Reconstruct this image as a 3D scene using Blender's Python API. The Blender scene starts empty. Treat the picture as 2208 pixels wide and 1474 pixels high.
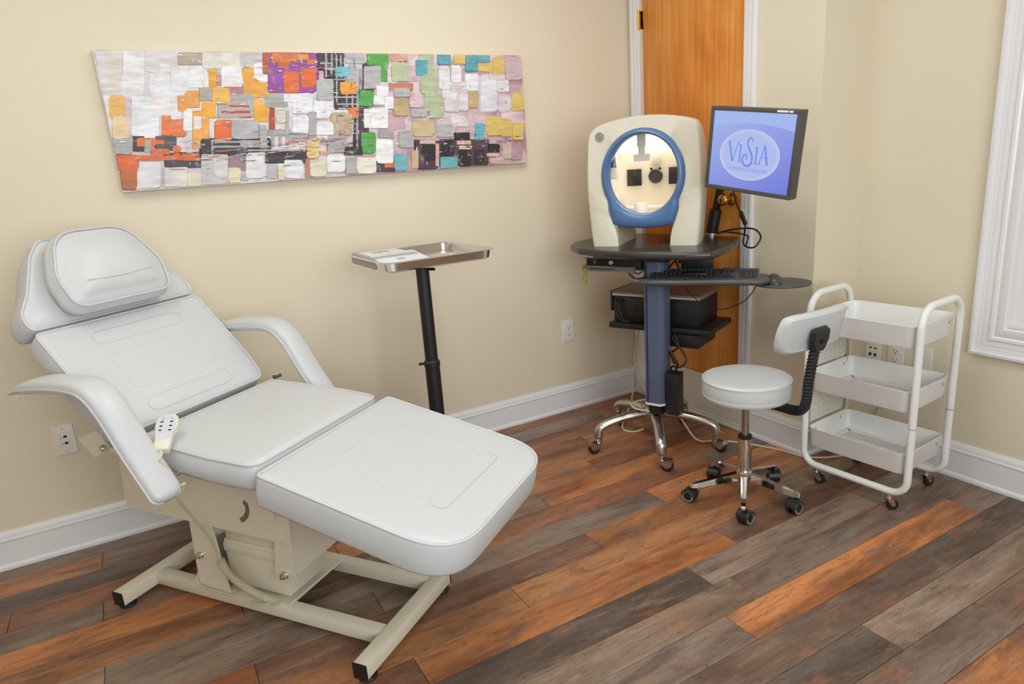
import bpy, bmesh, math, random
from mathutils import Matrix, Vector
random.seed(7)
PI = math.pi
scene = bpy.context.scene
COL = scene.collection

# ------------------------------------------------------------------ camera
cam_d = bpy.data.cameras.new('camera')
cam = bpy.data.objects.new('camera', cam_d)
COL.objects.link(cam)
cam_d.sensor_fit = 'HORIZONTAL'
cam_d.sensor_width = 36.0
cam_d.lens = 36.0 * 1443.37 / 2208.0
cam_d.clip_start = 0.02
Rc = Matrix(((0.496094, 0.865496, -0.069334),
             (0.192179, -0.187326, -0.963315),
             (-0.846734, 0.464570, -0.259261)))          # world -> (right, down, forward)
Bm = Rc.transposed() @ Matrix.Diagonal((1, -1, -1))
cam.matrix_world = Matrix.Translation((3.041, -2.515, 1.40)) @ Bm.to_4x4()
scene.camera = cam

# ------------------------------------------------------------------ world, lights, exposure
w = bpy.data.worlds.new('world'); scene.world = w
w.use_nodes = True
w.node_tree.nodes['Background'].inputs[0].default_value = (0.75, 0.82, 0.9, 1)
w.node_tree.nodes['Background'].inputs[1].default_value = 0.4
scene.view_settings.view_transform = 'Standard'
scene.view_settings.look = 'None'
scene.view_settings.gamma = 1.0
scene.view_settings.use_curve_mapping = False
scene.view_settings.exposure = 0.2
scene.cycles.max_bounces = 9
scene.cycles.diffuse_bounces = 6
scene.cycles.glossy_bounces = 4
CEIL = 2.62
LAMPS = [  # fixture centre x, y, watts, label
    (1.30, -2.85, 2, 'white framed flat ceiling light panel above the head of the treatment chair'),
    (1.30, -1.25, 10, 'white framed flat ceiling light panel above the workstation cart'),
]
LAMP_COL = (0.83, 0.93, 1.0)
# unseen windows added in the two walls behind the camera for broad fill: (name, centre, size, axis, watts)
FILL_WINDOWS = [('fill_window_2', (4.2, -2.0, 1.62), (2.6, 1.5), 'X', 62),
       ('fill_window_3', (2.6, -4.3, 1.62), (2.8, 1.5), 'Y', 128)]
FILL_COL = (0.90, 0.965, 1.0)

# ------------------------------------------------------------------ helpers
def lin(h):
    h = h.lstrip('#')
    o = []
    for i in (0, 2, 4):
        c = int(h[i:i+2], 16) / 255
        o.append(c / 12.92 if c <= 0.04045 else ((c + 0.055) / 1.055) ** 2.4)
    return (*o, 1.0)

MATS = {}
def mat(name, hexc, rough=0.5, metal=0.0, var=0.06, nscale=8.0, bump=0.0, bscale=60.0, spec=0.5, coat=0.0, emit=0.0, objcol=False, alpha=1.0):
    """Principled material whose colour is varied by a soft object-space noise."""
    if name in MATS: return MATS[name]
    m = bpy.data.materials.new(name); MATS[name] = m
    m.use_nodes = True
    nt = m.node_tree; N = nt.nodes; Lk = nt.links
    b = N['Principled BSDF']
    c = lin(hexc)
    b.inputs['Roughness'].default_value = rough
    b.inputs['Metallic'].default_value = metal
    b.inputs['Specular IOR Level'].default_value = spec
    b.inputs['Coat Weight'].default_value = coat
    tc = N.new('ShaderNodeTexCoord')
    nz = N.new('ShaderNodeTexNoise'); nz.inputs['Scale'].default_value = nscale; nz.inputs['Detail'].default_value = 3
    Lk.new(tc.outputs['Object'], nz.inputs['Vector'])
    mr = N.new('ShaderNodeMapRange'); mr.inputs[3].default_value = 1 - var; mr.inputs[4].default_value = 1 + var
    Lk.new(nz.outputs['Fac'], mr.inputs[0])
    mx = N.new('ShaderNodeMix'); mx.data_type = 'RGBA'; mx.blend_type = 'MULTIPLY'; mx.inputs['Factor'].default_value = 1
    if objcol:
        oi = N.new('ShaderNodeObjectInfo'); Lk.new(oi.outputs['Color'], mx.inputs['A'])
    else:
        mx.inputs['A'].default_value = c
    Lk.new(mr.outputs[0], mx.inputs['B'])
    Lk.new(mx.outputs['Result'], b.inputs['Base Color'])
    if bump:
        n2 = N.new('ShaderNodeTexNoise'); n2.inputs['Scale'].default_value = bscale; n2.inputs['Detail'].default_value = 4
        Lk.new(tc.outputs['Object'], n2.inputs['Vector'])
        bp = N.new('ShaderNodeBump'); bp.inputs['Strength'].default_value = bump; bp.inputs['Distance'].default_value = 0.01
        Lk.new(n2.outputs['Fac'], bp.inputs['Height']); Lk.new(bp.outputs['Normal'], b.inputs['Normal'])
    if emit:
        b.inputs['Emission Color'].default_value = c
        b.inputs['Emission Strength'].default_value = emit
    return m

class MB:
    """collects geometry; M is the local transform for what is added next"""
    def __init__(s): s.v = []; s.f = []; s.M = None
    def add(s, vs, fs):
        o = len(s.v)
        for p in vs:
            p = Vector(p)
            s.v.append(tuple(s.M @ p) if s.M is not None else tuple(p))
        s.f += [tuple(i + o for i in f) for f in fs]
        return s
    def box(s, x0, x1, y0, y1, z0, z1, r=0.0, seg=2):
        if r <= 0:
            return s.add([(x0,y0,z0),(x1,y0,z0),(x1,y1,z0),(x0,y1,z0),(x0,y0,z1),(x1,y0,z1),(x1,y1,z1),(x0,y1,z1)],
                  [(0,3,2,1),(4,5,6,7),(0,1,5,4),(1,2,6,5),(2,3,7,6),(3,0,4,7)])
        bm = bmesh.new()
        bmesh.ops.create_cube(bm, size=1)
        bmesh.ops.scale(bm, vec=(x1-x0, y1-y0, z1-z0), verts=bm.verts)
        bmesh.ops.translate(bm, vec=((x0+x1)/2, (y0+y1)/2, (z0+z1)/2), verts=bm.verts)
        r = min(r, .49*min(x1-x0, y1-y0, z1-z0))
        bmesh.ops.bevel(bm, geom=bm.edges[:], offset=r, segments=seg, affect='EDGES', profile=0.5)
        bm.verts.index_update()
        s.add([v.co[:] for v in bm.verts], [[v.index for v in f.verts] for f in bm.faces])
        bm.free(); return s
    def cbox(s, c, d, r=0.0, seg=2):
        return s.box(c[0]-d[0]/2, c[0]+d[0]/2, c[1]-d[1]/2, c[1]+d[1]/2, c[2]-d[2]/2, c[2]+d[2]/2, r, seg)
    def rings(s, rs, closed=True, cap0=True, cap1=True):
        n = len(rs[0]); vs = [p for r in rs for p in r]; fs = []
        m = n if closed else n - 1
        for k in range(len(rs) - 1):
            for i in range(m):
                j = (i + 1) % n
                fs.append((k*n+i, k*n+j, (k+1)*n+j, (k+1)*n+i))
        if cap0: fs.append(tuple(range(n-1, -1, -1)))
        if cap1: fs.append(tuple((len(rs)-1)*n + i for i in range(n)))
        return s.add(vs, fs)
    def lathe(s, prof, n=24, axis='Z', c=(0,0,0)):
        rs = []
        for r, h in prof:
            ring = []
            for i in range(n):
                a = 2*PI*i/n; x, y = r*math.cos(a), r*math.sin(a)
                p = {'Z': (x, y, h), 'X': (h, x, y), 'Y': (y, h, x)}[axis]
                ring.append((p[0]+c[0], p[1]+c[1], p[2]+c[2]))
            rs.append(ring)
        return s.rings(rs)
    def tube(s, path, r, n=10, closed=False, cap=True, flat=None, up=None):
        P = [Vector(p) for p in path]; K = len(P)
        rr = r if isinstance(r, (list, tuple)) else [r]*K
        rs = []; prev = None
        for i in range(K):
            if closed: t = P[(i+1) % K] - P[i-1]
            else: t = P[min(i+1, K-1)] - P[max(i-1, 0)]
            t.normalize()
            if prev is None:
                a = Vector(up) if up else (Vector((0,0,1)) if abs(t.z) < .9 else Vector((1,0,0)))
            else: a = prev
            nrm = a - t*a.dot(t); nrm.normalize(); prev = nrm
            bn = t.cross(nrm)
            k = rr[i]; f = flat or (1, 1)
            rs.append([tuple(P[i] + nrm*(k*f[0]*math.cos(2*PI*j/n)) + bn*(k*f[1]*math.sin(2*PI*j/n))) for j in range(n)])
        if closed:
            rs.append(rs[0]); return s.rings(rs, cap0=False, cap1=False)
        return s.rings(rs, cap0=cap, cap1=cap)
    def cyl(s, p0, p1, r0, r1=None, n=16):
        return s.tube([p0, p1], [r0, r0 if r1 is None else r1], n)
    def prism(s, out, z0, z1, r=0.0, seg=3):
        """outline (ccw) extruded in z; rounded top and bottom edges"""
        if r <= 0: return s.rings([[(x,y,z0) for x,y in out], [(x,y,z1) for x,y in out]])
        rs = []
        for k in range(seg+1):
            a = PI/2*k/seg; i = inset(out, r*(1-math.sin(a))); rs.append([(x,y,z0+r*(1-math.cos(a))) for x,y in i])
        for k in range(seg+1):
            a = PI/2*k/seg; i = inset(out, r*(1-math.cos(a))); rs.append([(x,y,z1-r*(1-math.sin(a))) for x,y in i])
        return s.rings(rs)
    def cushion(s, out, th, r, crown=0.01, seg=4):
        """padded slab: top at z=0 (plus crown), underside at z=-th"""
        rs = []
        rb = r*.6
        for k in range(3):
            a = PI/2*k/2; rs.append([(x,y,-th+rb*(1-math.cos(a))) for x,y in inset(out, rb*(1-math.sin(a)))])
        rs.append([(x,y,-th*.5) for x,y in inset(out, -r*.12)])
        for k in range(seg+1):
            a = PI/2*k/seg; rs.append([(x,y,-r+r*math.sin(a)) for x,y in inset(out, r*(1-math.cos(a)))])
        last = rs[-1]; cx = sum(p[0] for p in last)/len(last); cy = sum(p[1] for p in last)/len(last)
        for q in (.93, .8, .6, .35, .1):
            rs.append([(cx+(p[0]-cx)*q, cy+(p[1]-cy)*q, crown*(1-q**4)) for p in last])
        return s.rings(rs)
    def mesh(s, name, ang=38, smooth=True):
        me = bpy.data.meshes.new(name)
        me.from_pydata(s.v, [], s.f)
        me.validate(); me.update()
        bm = bmesh.new(); bm.from_mesh(me)
        bmesh.ops.recalc_face_normals(bm, faces=bm.faces[:])
        bm.to_mesh(me); bm.free()
        if smooth:
            me.shade_smooth(); me.set_sharp_from_angle(angle=math.radians(ang))
        return me
    def build(s, name, m, parent=None, ang=38, smooth=True):
        me = s.mesh(name, ang, smooth)
        me.materials.append(m)
        return link(name, me, parent)

def link(name, me, parent=None):
    o = bpy.data.objects.new(name, me)
    COL.objects.link(o)
    if parent is not None: o.parent = parent
    return o

def inset(out, d):
    if abs(d) < 1e-9: return list(out)
    n = len(out); res = []
    for i in range(n):
        p0, p1, p2 = out[i-1], out[i], out[(i+1) % n]
        e1 = (p1[0]-p0[0], p1[1]-p0[1]); e2 = (p2[0]-p1[0], p2[1]-p1[1])
        l1 = math.hypot(*e1) or 1e-9; l2 = math.hypot(*e2) or 1e-9
        n1 = (-e1[1]/l1, e1[0]/l1); n2 = (-e2[1]/l2, e2[0]/l2)
        bx, by = n1[0]+n2[0], n1[1]+n2[1]; bl = math.hypot(bx, by) or 1e-9
        bx, by = bx/bl, by/bl
        c = max(.5, bx*n1[0]+by*n1[1])
        res.append((p1[0]+bx*d/c, p1[1]+by*d/c))
    return res

def roundpoly(pts, rad, seg=6):
    """round the corners of a ccw polygon; rad: number or list"""
    n = len(pts); out = []
    for i in range(n):
        r = rad[i] if isinstance(rad, (list, tuple)) else rad
        p = Vector(pts[i]); a = Vector(pts[i-1]) - p; b = Vector(pts[(i+1) % n]) - p
        la, lb = a.length, b.length
        if r < 1e-5: out.append(tuple(p)); continue
        a.normalize(); b.normalize()
        ang = math.acos(max(-1, min(1, a.dot(b))))
        d = min(r/math.tan(ang/2), .49*la, .49*lb)
        A = p + a*d; B = p + b*d
        for k in range(seg+1):
            t = k/seg
            q = A*(1-t)**2 + p*(2*t*(1-t)) + B*t**2
            out.append(tuple(q))
    return out

def smooth(pts, n=6, closed=False):
    P = [Vector(p) for p in pts]; K = len(P); out = []
    rng = range(K) if closed else range(K-1)
    for i in rng:
        if closed: a, b, c, d = P[i-1], P[i], P[(i+1) % K], P[(i+2) % K]
        else: a, b, c, d = P[max(i-1,0)], P[i], P[i+1], P[min(i+2,K-1)]
        for k in range(n):
            t = k/n
            out.append(.5*((2*b)+(c-a)*t+(2*a-5*b+4*c-d)*t*t+(3*b-a-3*c+d)*t**3))
    if not closed: out.append(P[-1])
    return [tuple(p) for p in out]

def tag(o, label=None, cat=None, group=None, kind=None):
    if label: o['label'] = label
    if cat: o['category'] = cat
    if group: o['group'] = group
    if kind: o['kind'] = kind
    return o

def thing(name, loc=(0,0,0), rz=0.0, label=None, cat=None, group=None):
    o = bpy.data.objects.new(name, None); COL.objects.link(o)
    o.empty_display_size = .05
    o.location = loc; o.rotation_euler = (0, 0, rz)
    return tag(o, label, cat, group)

def text_mesh(name, s, size, m, parent, M, depth=.0004, align='CENTER'):
    cu = bpy.data.curves.new(name, 'FONT'); cu.body = s; cu.size = size; cu.extrude = depth; cu.align_x = align; cu.resolution_u = 3
    t = bpy.data.objects.new(name, cu); COL.objects.link(t)
    dg = bpy.context.evaluated_depsgraph_get()
    me = bpy.data.meshes.new_from_object(t.evaluated_get(dg)); me.name = name
    bpy.data.objects.remove(t)
    me.transform(M); me.materials.clear(); me.materials.append(m)
    return link(name, me, parent)

def frame(o, X, Y, Z):
    return Matrix(((X[0],Y[0],Z[0],o[0]),(X[1],Y[1],Z[1],o[1]),(X[2],Y[2],Z[2],o[2]),(0,0,0,1)))
def rotz(a): return Matrix.Rotation(a, 4, 'Z')
def tr(*p): return Matrix.Translation(p)

# ------------------------------------------------------------------ materials
M_wall = mat('cream_wall_paint', 'dfd4bd', .62, var=.012, nscale=3, bump=.05, bscale=220)
M_ceil = mat('ceiling_paint', 'f2f0ec', .8, var=.01)
M_trim = mat('white_trim_paint', 'e4e4e6', .32, var=.01)
M_riser = mat('off_white_step_paint', 'cfc8bc', .5, var=.03)
M_leather = mat('white_leatherette', 'c6c9cb', .38, var=.012, bump=.035, bscale=420)
M_cream = mat('cream_powder_coat', 'dcd6c2', .33, var=.012)
M_blackp = mat('black_plastic', '1d1d20', .42, var=.05)
M_rubber = mat('black_rubber', '1b1b1d', .6, var=.05)
M_chrome = mat('chrome', 'd8d6d4', .08, metal=1.0, var=.02)
M_alu = mat('polished_aluminium', 'c8c5c0', .26, metal=1.0, var=.03)
M_steel = mat('tray_steel', 'dcdad8', .16, metal=1.0, var=.02)
M_brass = mat('brass', 'd9a84a', .25, metal=1.0, var=.03)
M_white_metal = mat('white_enamel', 'e6e6e4', .4, var=.01)
M_plate = mat('white_plate_plastic', 'e6e2de', .35, var=.01)
M_dark = mat('dark_hole', '14110f', .7)
M_beige = mat('beige_cable', 'cfc3a2', .5)
M_blackcord = mat('black_cable', '141415', .45)
# ------------------------------------------------------------------ room shell
def structure(name, mb, m, ang=38):
    o = mb.build(name, m, None, ang); o['kind'] = 'structure'; return o
XR, YN = 4.2, -4.3          # far extents of the room behind the camera
structure('wall_left', MB().box(-.12, 0, YN-.1, .5, 0, CEIL), M_wall)
DX0, DX1, DZ0, DZ1 = .097, .797, .236, 2.27
wb = MB()
wb.box(0, DX0, 0, .5, 0, CEIL).box(DX1, 1.19, 0, .5, 0, CEIL).box(DX0, DX1, 0, .5, DZ1, CEIL).box(DX0, DX1, 0, .5, 0, DZ0).box(DX0, DX1, .08, .5, DZ0, DZ1)
structure('wall_back', wb, M_wall)
WX0, WX1, WZ0, WZ1 = 1.815, 2.85, .665, 2.05
wc = MB()
wc.box(1.19, WX0, .3, .5, 0, CEIL).box(WX1, XR, .3, .5, 0, CEIL).box(WX0, WX1, .3, .5, 0, WZ0).box(WX0, WX1, .3, .5, WZ1, CEIL)
structure('wall_right', wc, M_wall)
(_, (rx, ry, rz_), (rw, rh), _, _), (_, (nx, ny, nz), (nw, nh), _, _) = FILL_WINDOWS
wr = MB()
wr.box(XR, XR+.12, YN-.1, ry-rw/2, 0, CEIL).box(XR, XR+.12, ry+rw/2, .5, 0, CEIL).box(XR, XR+.12, ry-rw/2, ry+rw/2, 0, rz_-rh/2).box(XR, XR+.12, ry-rw/2, ry+rw/2, rz_+rh/2, CEIL)
structure('wall_rear', wr, M_wall)
wn = MB()
wn.box(0, nx-nw/2, YN-.12, YN, 0, CEIL).box(nx+nw/2, XR, YN-.12, YN, 0, CEIL).box(nx-nw/2, nx+nw/2, YN-.12, YN, 0, nz-nh/2).box(nx-nw/2, nx+nw/2, YN-.12, YN, nz+nh/2, CEIL)
structure('wall_near', wn, M_wall)
for nm, c_, (ww, hh), ax, watts in FILL_WINDOWS:
    t_ = thing(nm, c_, math.radians(-90) if ax == 'X' else math.radians(180)); t_['kind'] = 'structure'
    fr = MB()
    for k in range(4): fr.box(-ww/2+(ww-.05)*k/3, -ww/2+(ww-.05)*k/3+.05, .0, .06, -hh/2, hh/2)
    fr.box(-ww/2, ww/2, 0, .06, -hh/2, -hh/2+.05).box(-ww/2, ww/2, 0, .06, hh/2-.05, hh/2)
    fr.build('sash', M_trim, t_)
    ld = bpy.data.lights.new('fill_light', 'AREA'); ld.shape = 'RECTANGLE'; ld.size = ww-.06; ld.size_y = hh-.06; ld.energy = watts; ld.color = FILL_COL  # fill lamp set in each added, unseen window to brighten the walls
    lo = bpy.data.objects.new('fill_light', ld); COL.objects.link(lo)
    lo.location = (c_[0]+.07, c_[1], c_[2]) if ax == 'X' else (c_[0], c_[1]-.07, c_[2])
    lo.rotation_euler = (0, math.radians(90), 0) if ax == 'X' else (math.radians(90), 0, math.radians(180))
    if ax == 'X': ld.size, ld.size_y = hh-.06, ww-.06
structure('ceiling', MB().box(-.12, XR+.12, YN-.12, .5, CEIL, CEIL+.1), M_ceil)

def plank_mat():
    m = bpy.data.materials.new('weathered_wood_plank'); m.use_nodes = True
    nt = m.node_tree; N = nt.nodes; L = nt.links; b = N['Principled BSDF']
    tc = N.new('ShaderNodeTexCoord'); oi = N.new('ShaderNodeObjectInfo')
    sc = N.new('ShaderNodeVectorMath'); sc.operation = 'SCALE'
    cx = N.new('ShaderNodeCombineXYZ'); cx.inputs[0].default_value = 37; cx.inputs[1].default_value = 71; cx.inputs[2].default_value = 13
    L.new(cx.outputs[0], sc.inputs[0]); L.new(oi.outputs['Random'], sc.inputs['Scale'])
    ad = N.new('ShaderNodeVectorMath'); ad.operation = 'ADD'
    L.new(tc.outputs['Object'], ad.inputs[0]); L.new(sc.outputs[0], ad.inputs[1])
    def noise(sx, sy, scale, det, rough=.6, dist=0.0):
        mp = N.new('ShaderNodeMapping'); mp.inputs['Scale'].default_value = (sx, sy, 1); L.new(ad.outputs[0], mp.inputs['Vector'])
        n = N.new('ShaderNodeTexNoise'); n.inputs['Scale'].default_value = scale; n.inputs['Detail'].default_value = det
        n.inputs['Roughness'].default_value = rough; n.inputs['Distortion'].default_value = dist
        L.new(mp.outputs[0], n.inputs['Vector']); return n.outputs['Fac']
    def ramp(f, a, b_, c0, c1):
        r = N.new('ShaderNodeMapRange'); r.inputs[1].default_value = a; r.inputs[2].default_value = b_; r.inputs[3].default_value = c0; r.inputs[4].default_value = c1
        L.new(f, r.inputs[0]); return r.outputs[0]
    def mix(fac, A, B, mode='MIX'):
        x = N.new('ShaderNodeMix'); x.data_type = 'RGBA'; x.blend_type = mode
        for v, k in ((fac, 'Factor'), (A, 'A'), (B, 'B')):
            if isinstance(v, (int, float)): x.inputs[k].default_value = v
            elif isinstance(v, tuple): x.inputs[k].default_value = v
            else: L.new(v, x.inputs[k])
        return x.outputs['Result']
    big = noise(6, 1.3, 1.0, 4, .6, .8)
    mid = noise(20, 3.4, 1.0, 7, .7, 1.0)
    fine = noise(170, 5, 1.0, 4, .6)
    speck = noise(80, 34, 1.0, 7, .78, .5)
    patch = noise(9, 3.0, 1.3, 5, .7, .5)
    c = mix(ramp(big, .40, .64, 0, .85), oi.outputs['Color'], mix(1.0, oi.outputs['Color'], lin('a89488'), 'MULTIPLY'))
    c = mix(ramp(patch, .50, .66, 0, .55), c, lin('6f6058'))
    c = mix(ramp(mid, .50, .70, 0, .72), c, lin('4a3a32'))
    c = mix(ramp(mid, .44, .28, 0, .55), c, lin('a98e78'))
    warm = noise(11, 2.2, 1.7, 5, .65, .6)
    c = mix(ramp(warm, .54, .68, 0, .45), c, lin('a5683f'))
    c = mix(ramp(speck, .55, .68, 0, .65), c, lin('3a2d27'))
    c = mix(ramp(speck, .42, .30, 0, .30), c, lin('b49a84'))
    g = ramp(fine, .3, .7, .82, 1.16)
    gc = N.new('ShaderNodeCombineColor'); [L.new(g, gc.inputs[i]) for i in range(3)]
    c = mix(1.0, c, gc.outputs[0], 'MULTIPLY')
    L.new(c, b.inputs['Base Color'])
    L.new(ramp(mid, .3, .7, .36, .5), b.inputs['Roughness'])
    bp = N.new('ShaderNodeBump'); bp.inputs['Strength'].default_value = .12; bp.inputs['Distance'].default_value = .002
    L.new(fine, bp.inputs['Height']); L.new(bp.outputs[0], b.inputs['Normal'])
    return m
M_plank = plank_mat()
floor = structure('floor', MB().box(-.1, XR+.1, YN-.1, .45, -.1, -.009), mat('floor_underlay', '2a211c', .8))
PC = {'O': 'c9824c', 'o': 'b57c52', 'R': '9b6749', 'r': '8a6450', 'G': '8b786a', 'g': '9a8676', 'D': '6f6057', 'T': 'a0866d', 't': '937d69', 'B': '806857'}
PW, PL = .128, 1.22
# row -> (joint y, colours from the far-left plank rightwards)
ROWS = {0: (-2.2, 'GBRo'), 1: (-2.847, 'oGgoR'), 2: (-2.3, 'DGRG'), 3: (-1.9, 'RRoG'), 4: (-2.837, 'GroR'), 5: (-2.05, 'OoRT'),
        6: (-2.42, 'oGOo'), 7: (-2.827, 'TGRGT'), 8: (-2.02, 'GGOo'), 9: (-2.432, 'OroR'), 10: (-1.615, 'ooTR'), 11: (-2.02, 'ROrR'),
        12: (-2.273, 'RDgG'), 13: (-2.2, 'BtGg'), 14: (-2.36, 'RGOG'), 15: (-1.565, 'gBDG'), 16: (-2.065, 'GDgT'), 17: (-1.7, 'gGBG'),
        18: (-1.79, 'GORr'), 19: (-2.4, 'ROog')}
for r in range(0, 34):
    x0 = max(0.0, .11 + PW*(r-1)); x1 = min(XR, .11 + PW*r)
    j, cols = ROWS.get(r, (-3 + random.random()*1.2, ''.join(random.choice('OoRrGgDTtB') for _ in range(5))))
    ys = [j + PL*k for k in range(-3, 5)]
    yend = 0.0 if x1 < 1.19 else .3
    ci = 0
    for k in range(len(ys)-1):
        a, b_ = max(ys[k], YN), min(ys[k+1], yend)
        if b_ - a < .02: continue
        idx = k - 2                                   # plank ending at j has index 0
        ch = cols[max(0, min(idx, len(cols)-1))] if r in ROWS else random.choice('OoRrGgDTtB')
        g = .0007
        out = [(x0+g-x0, a+g-a), (x1-g-x0, a+g-a), (x1-g-x0, b_-g-a), (x0+g-x0, b_-g-a)]
        mb = MB().rings([[(x, y, -.012) for x, y in out], [(x, y, -.0012) for x, y in out], [(x, y, 0) for x, y in inset(out, .0012)]], cap0=False)
        o = mb.build('plank', M_plank, floor, smooth=False)
        o.location = (x0, a, 0)
        q = .9 + .2*random.random(); c = lin(PC[ch])
        o.color = (c[0]*q, c[1]*q, c[2]*q, 1)

def baseboard(name, p0, p1, n):
    """moulded baseboard between floor points, n = outward normal"""
    prof = [(0, 0), (.022, 0), (.022, .012), (.016, .02), (.0145, .022), (.0145, .112), (.017, .116), (.017, .122), (.0125, .126), (.0125, .134), (.0105, .141), (.006, .149), (.0045, .153), (0, .153)]
    rs = [[(p[0]+n[0]*d, p[1]+n[1]*d, z) for d, z in prof] for p in (p0, p1)]
    return structure(name, MB().rings(rs), M_trim, 25)
baseboard('baseboard_left', (0, YN), (0, 0), (1, 0))
baseboard('baseboard_back', (.868, 0), (1.19, 0), (0, -1))
baseboard('baseboard_nook', (1.19, -.022), (1.19, .3), (1, 0))
baseboard('baseboard_right', (1.19, .3), (XR, .3), (0, -1))
baseboard('baseboard_rear', (XR, YN), (XR, .3), (-1, 0))
baseboard('baseboard_near', (0, YN), (XR, YN), (0, 1))

# door with casing and raised threshold
def casing_profile(mb, x0, x1, z0, z1, y=0.0, outer_left=True):
    w_ = x1 - x0
    mb.box(x0, x1, y-.016, y, z0, z1, .003, 2)
    if outer_left: mb.box(x0, x0+w_*.3, y-.022, y-.014, z0, z1, .003, 2)
    else: mb.box(x1-w_*.3, x1, y-.022, y-.014, z0, z1, .003, 2)
    mb.box(x0+w_*.42, x0+w_*.58, y-.0185, y-.014, z0, z1, .0015, 2)
structure('trim_1', (lambda m: (casing_profile(m, .029, DX0, .216, DZ1+.07), m)[1])(MB()), M_trim)
structure('trim_2', (lambda m: (casing_profile(m, DX1, .866, .0, DZ1+.07, outer_left=False), m)[1])(MB()), M_trim)
structure('trim_3', MB().box(.029, .866, -.016, 0, DZ1, DZ1+.07, .003), M_trim)
structure('trim_4', MB().box(.022, .12, -.024, 0, 0, .216, .002).box(.015, .125, -.03, 0, .214, .222, .002), M_trim)
structure('trim_5', MB().box(.12, DX1, -.014, 0, 0, .222, .002).box(.12, DX1+.02, -.024, 0, 0, .02, .006).box(.12, DX1+.02, -.018, 0, .02, .034, .003), M_riser)
def door_mat():
    m = bpy.data.materials.new('orange_birch_veneer'); m.use_nodes = True
    nt = m.node_tree; N = nt.nodes; L = nt.links; b = N['Principled BSDF']
    tc = N.new('ShaderNodeTexCoord')
    def noise(s, det, dist):
        mp = N.new('ShaderNodeMapping'); mp.inputs['Scale'].default_value = s; L.new(tc.outputs['Object'], mp.inputs['Vector'])
        n = N.new('ShaderNodeTexNoise'); n.inputs['Scale'].default_value = 1; n.inputs['Detail'].default_value = det; n.inputs['Distortion'].default_value = dist
        L.new(mp.outputs[0], n.inputs['Vector']); return n.outputs['Fac']
    def cr(f, stops):
        r = N.new('ShaderNodeValToRGB'); e = r.color_ramp.elements
        e[0].position, e[0].color = stops[0][0], lin(stops[0][1]); e[1].position, e[1].color = stops[-1][0], lin(stops[-1][1])
        for p, c in stops[1:-1]:
            k = e.new(p); k.color = lin(c)
        L.new(f, r.inputs[0]); return r.outputs[0]
    c1 = cr(noise((5, 5, 1.3), 4, .7), [(.3, 'cf7526'), (.5, 'e69036'), (.7, 'f2a650')])
    c2 = cr(noise((110, 110, 2.5), 5, .3), [(.3, 'b9b0a8'), (.7, 'ffffff')])
    x = N.new('ShaderNodeMix'); x.data_type = 'RGBA'; x.blend_type = 'MULTIPLY'; x.inputs['Factor'].default_value = .6
    L.new(c1, x.inputs['A']); L.new(c2, x.inputs['B']); L.new(x.outputs['Result'], b.inputs['Base Color'])
    b.inputs['Roughness'].default_value = .36
    return m
door = structure('door_1', MB().box(DX0+.003, DX1-.003, .012, .05, DZ0+.004, DZ1-.003, .0015), door_mat())
door['label'] = 'orange-brown flush wooden door behind the imaging machine'
MB().box(.088, .097, -.006, .012, 2.02, 2.108, .001).cyl((.0965, -.012, 2.016), (.0965, -.012, 2.112), .006).box(.097, .112, .008, .0125, 2.02, 2.108).build('hinge', M_brass, door)
MB().box(.088, .097, -.006, .012, .42, .508, .001).cyl((.0965, -.012, .416), (.0965, -.012, .512), .006).build('hinge', M_brass, door)
kn = MB().lathe([(.0, .012), (.032, .012), (.033, .004), (.028, -.002), (.013, -.006), (.011, -.022), (.02, -.028), (.028, -.042), (.028, -.056), (.02, -.064), (.0, -.067)], 28, 'Y', (.722, 0, 1.156)).build('door_knob', M_brass, door, 50)
MB().lathe([(.0, -.0675), (.006, -.0675), (.006, -.069), (.0, -.069)], 14, 'Y', (.722, 0, 1.156)).build('keyhole', M_dark, kn)

# window with casing and blind
win = thing('window_1'); win['kind'] = 'structure'
win['label'] = 'white framed window with a drawn cream blind'
cprof = [(0, 0), (0, .03), (.010, .032), (.014, .022), (.022, .0205), (.03, .022), (.034, .0205), (.042, .022), (.05, .0205), (.062, .022), (.066, .027), (.076, .027), (.082, .022), (.088, .025), (.112, .026), (.116, .02), (.118, 0)]
ox0, ox1, oz0, oz1 = 1.70, WX1+.115, .547, WZ1+.118
def corner(k, d, h):
    x = ox0+d if k in (0, 3) else ox1-d
    z = oz0+d if k in (0, 1) else oz1-d
    return (x, .3-h, z)
for k in range(4):
    MB().rings([[corner(q, d, h) for d, h in cprof] for q in (k, (k+1) % 4)]).build('casing', M_trim, win, 25)
MB().box(WX0, WX0+.03, .3, .5, WZ0, WZ1).box(WX1-.03, WX1, .3, .5, WZ0, WZ1).box(WX0, WX1, .3, .5, WZ1-.03, WZ1).build('jamb', M_trim, win)
MB().box(WX0, WX1, .29, .5, WZ0, WZ0+.02, .004).build('sill', M_trim, win)
MB().box(WX0+.03, WX0+.07, .41, .44, WZ0+.02, WZ1-.03).box(WX1-.07, WX1-.03, .41, .44, WZ0+.02, WZ1-.03).box(WX0+.07, WX1-.07, .41, .44, WZ0+.02, WZ0+.06).box(WX0+.07, WX1-.07, .41, .44, 1.35, 1.39).build('sash', M_trim, win)
MB().box(WX0+.07, WX1-.07, .424, .428, WZ0+.06, WZ1-.04).build('pane', mat('window_glass', '30363c', .05, spec=.6), win)
bl = MB().box(WX0+.036, WX1-.036, .366, .369, WZ0+.028, WZ1-.06).build('blind', mat('cream_blind_fabric', 'e2dfcc', .8, var=.015, bump=.05, bscale=300), win)
MB().cyl((WX0+.034, .368, WZ0+.03), (WX1-.034, .368, WZ0+.03), .007).build('hem_bar', M_plate, bl)

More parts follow.
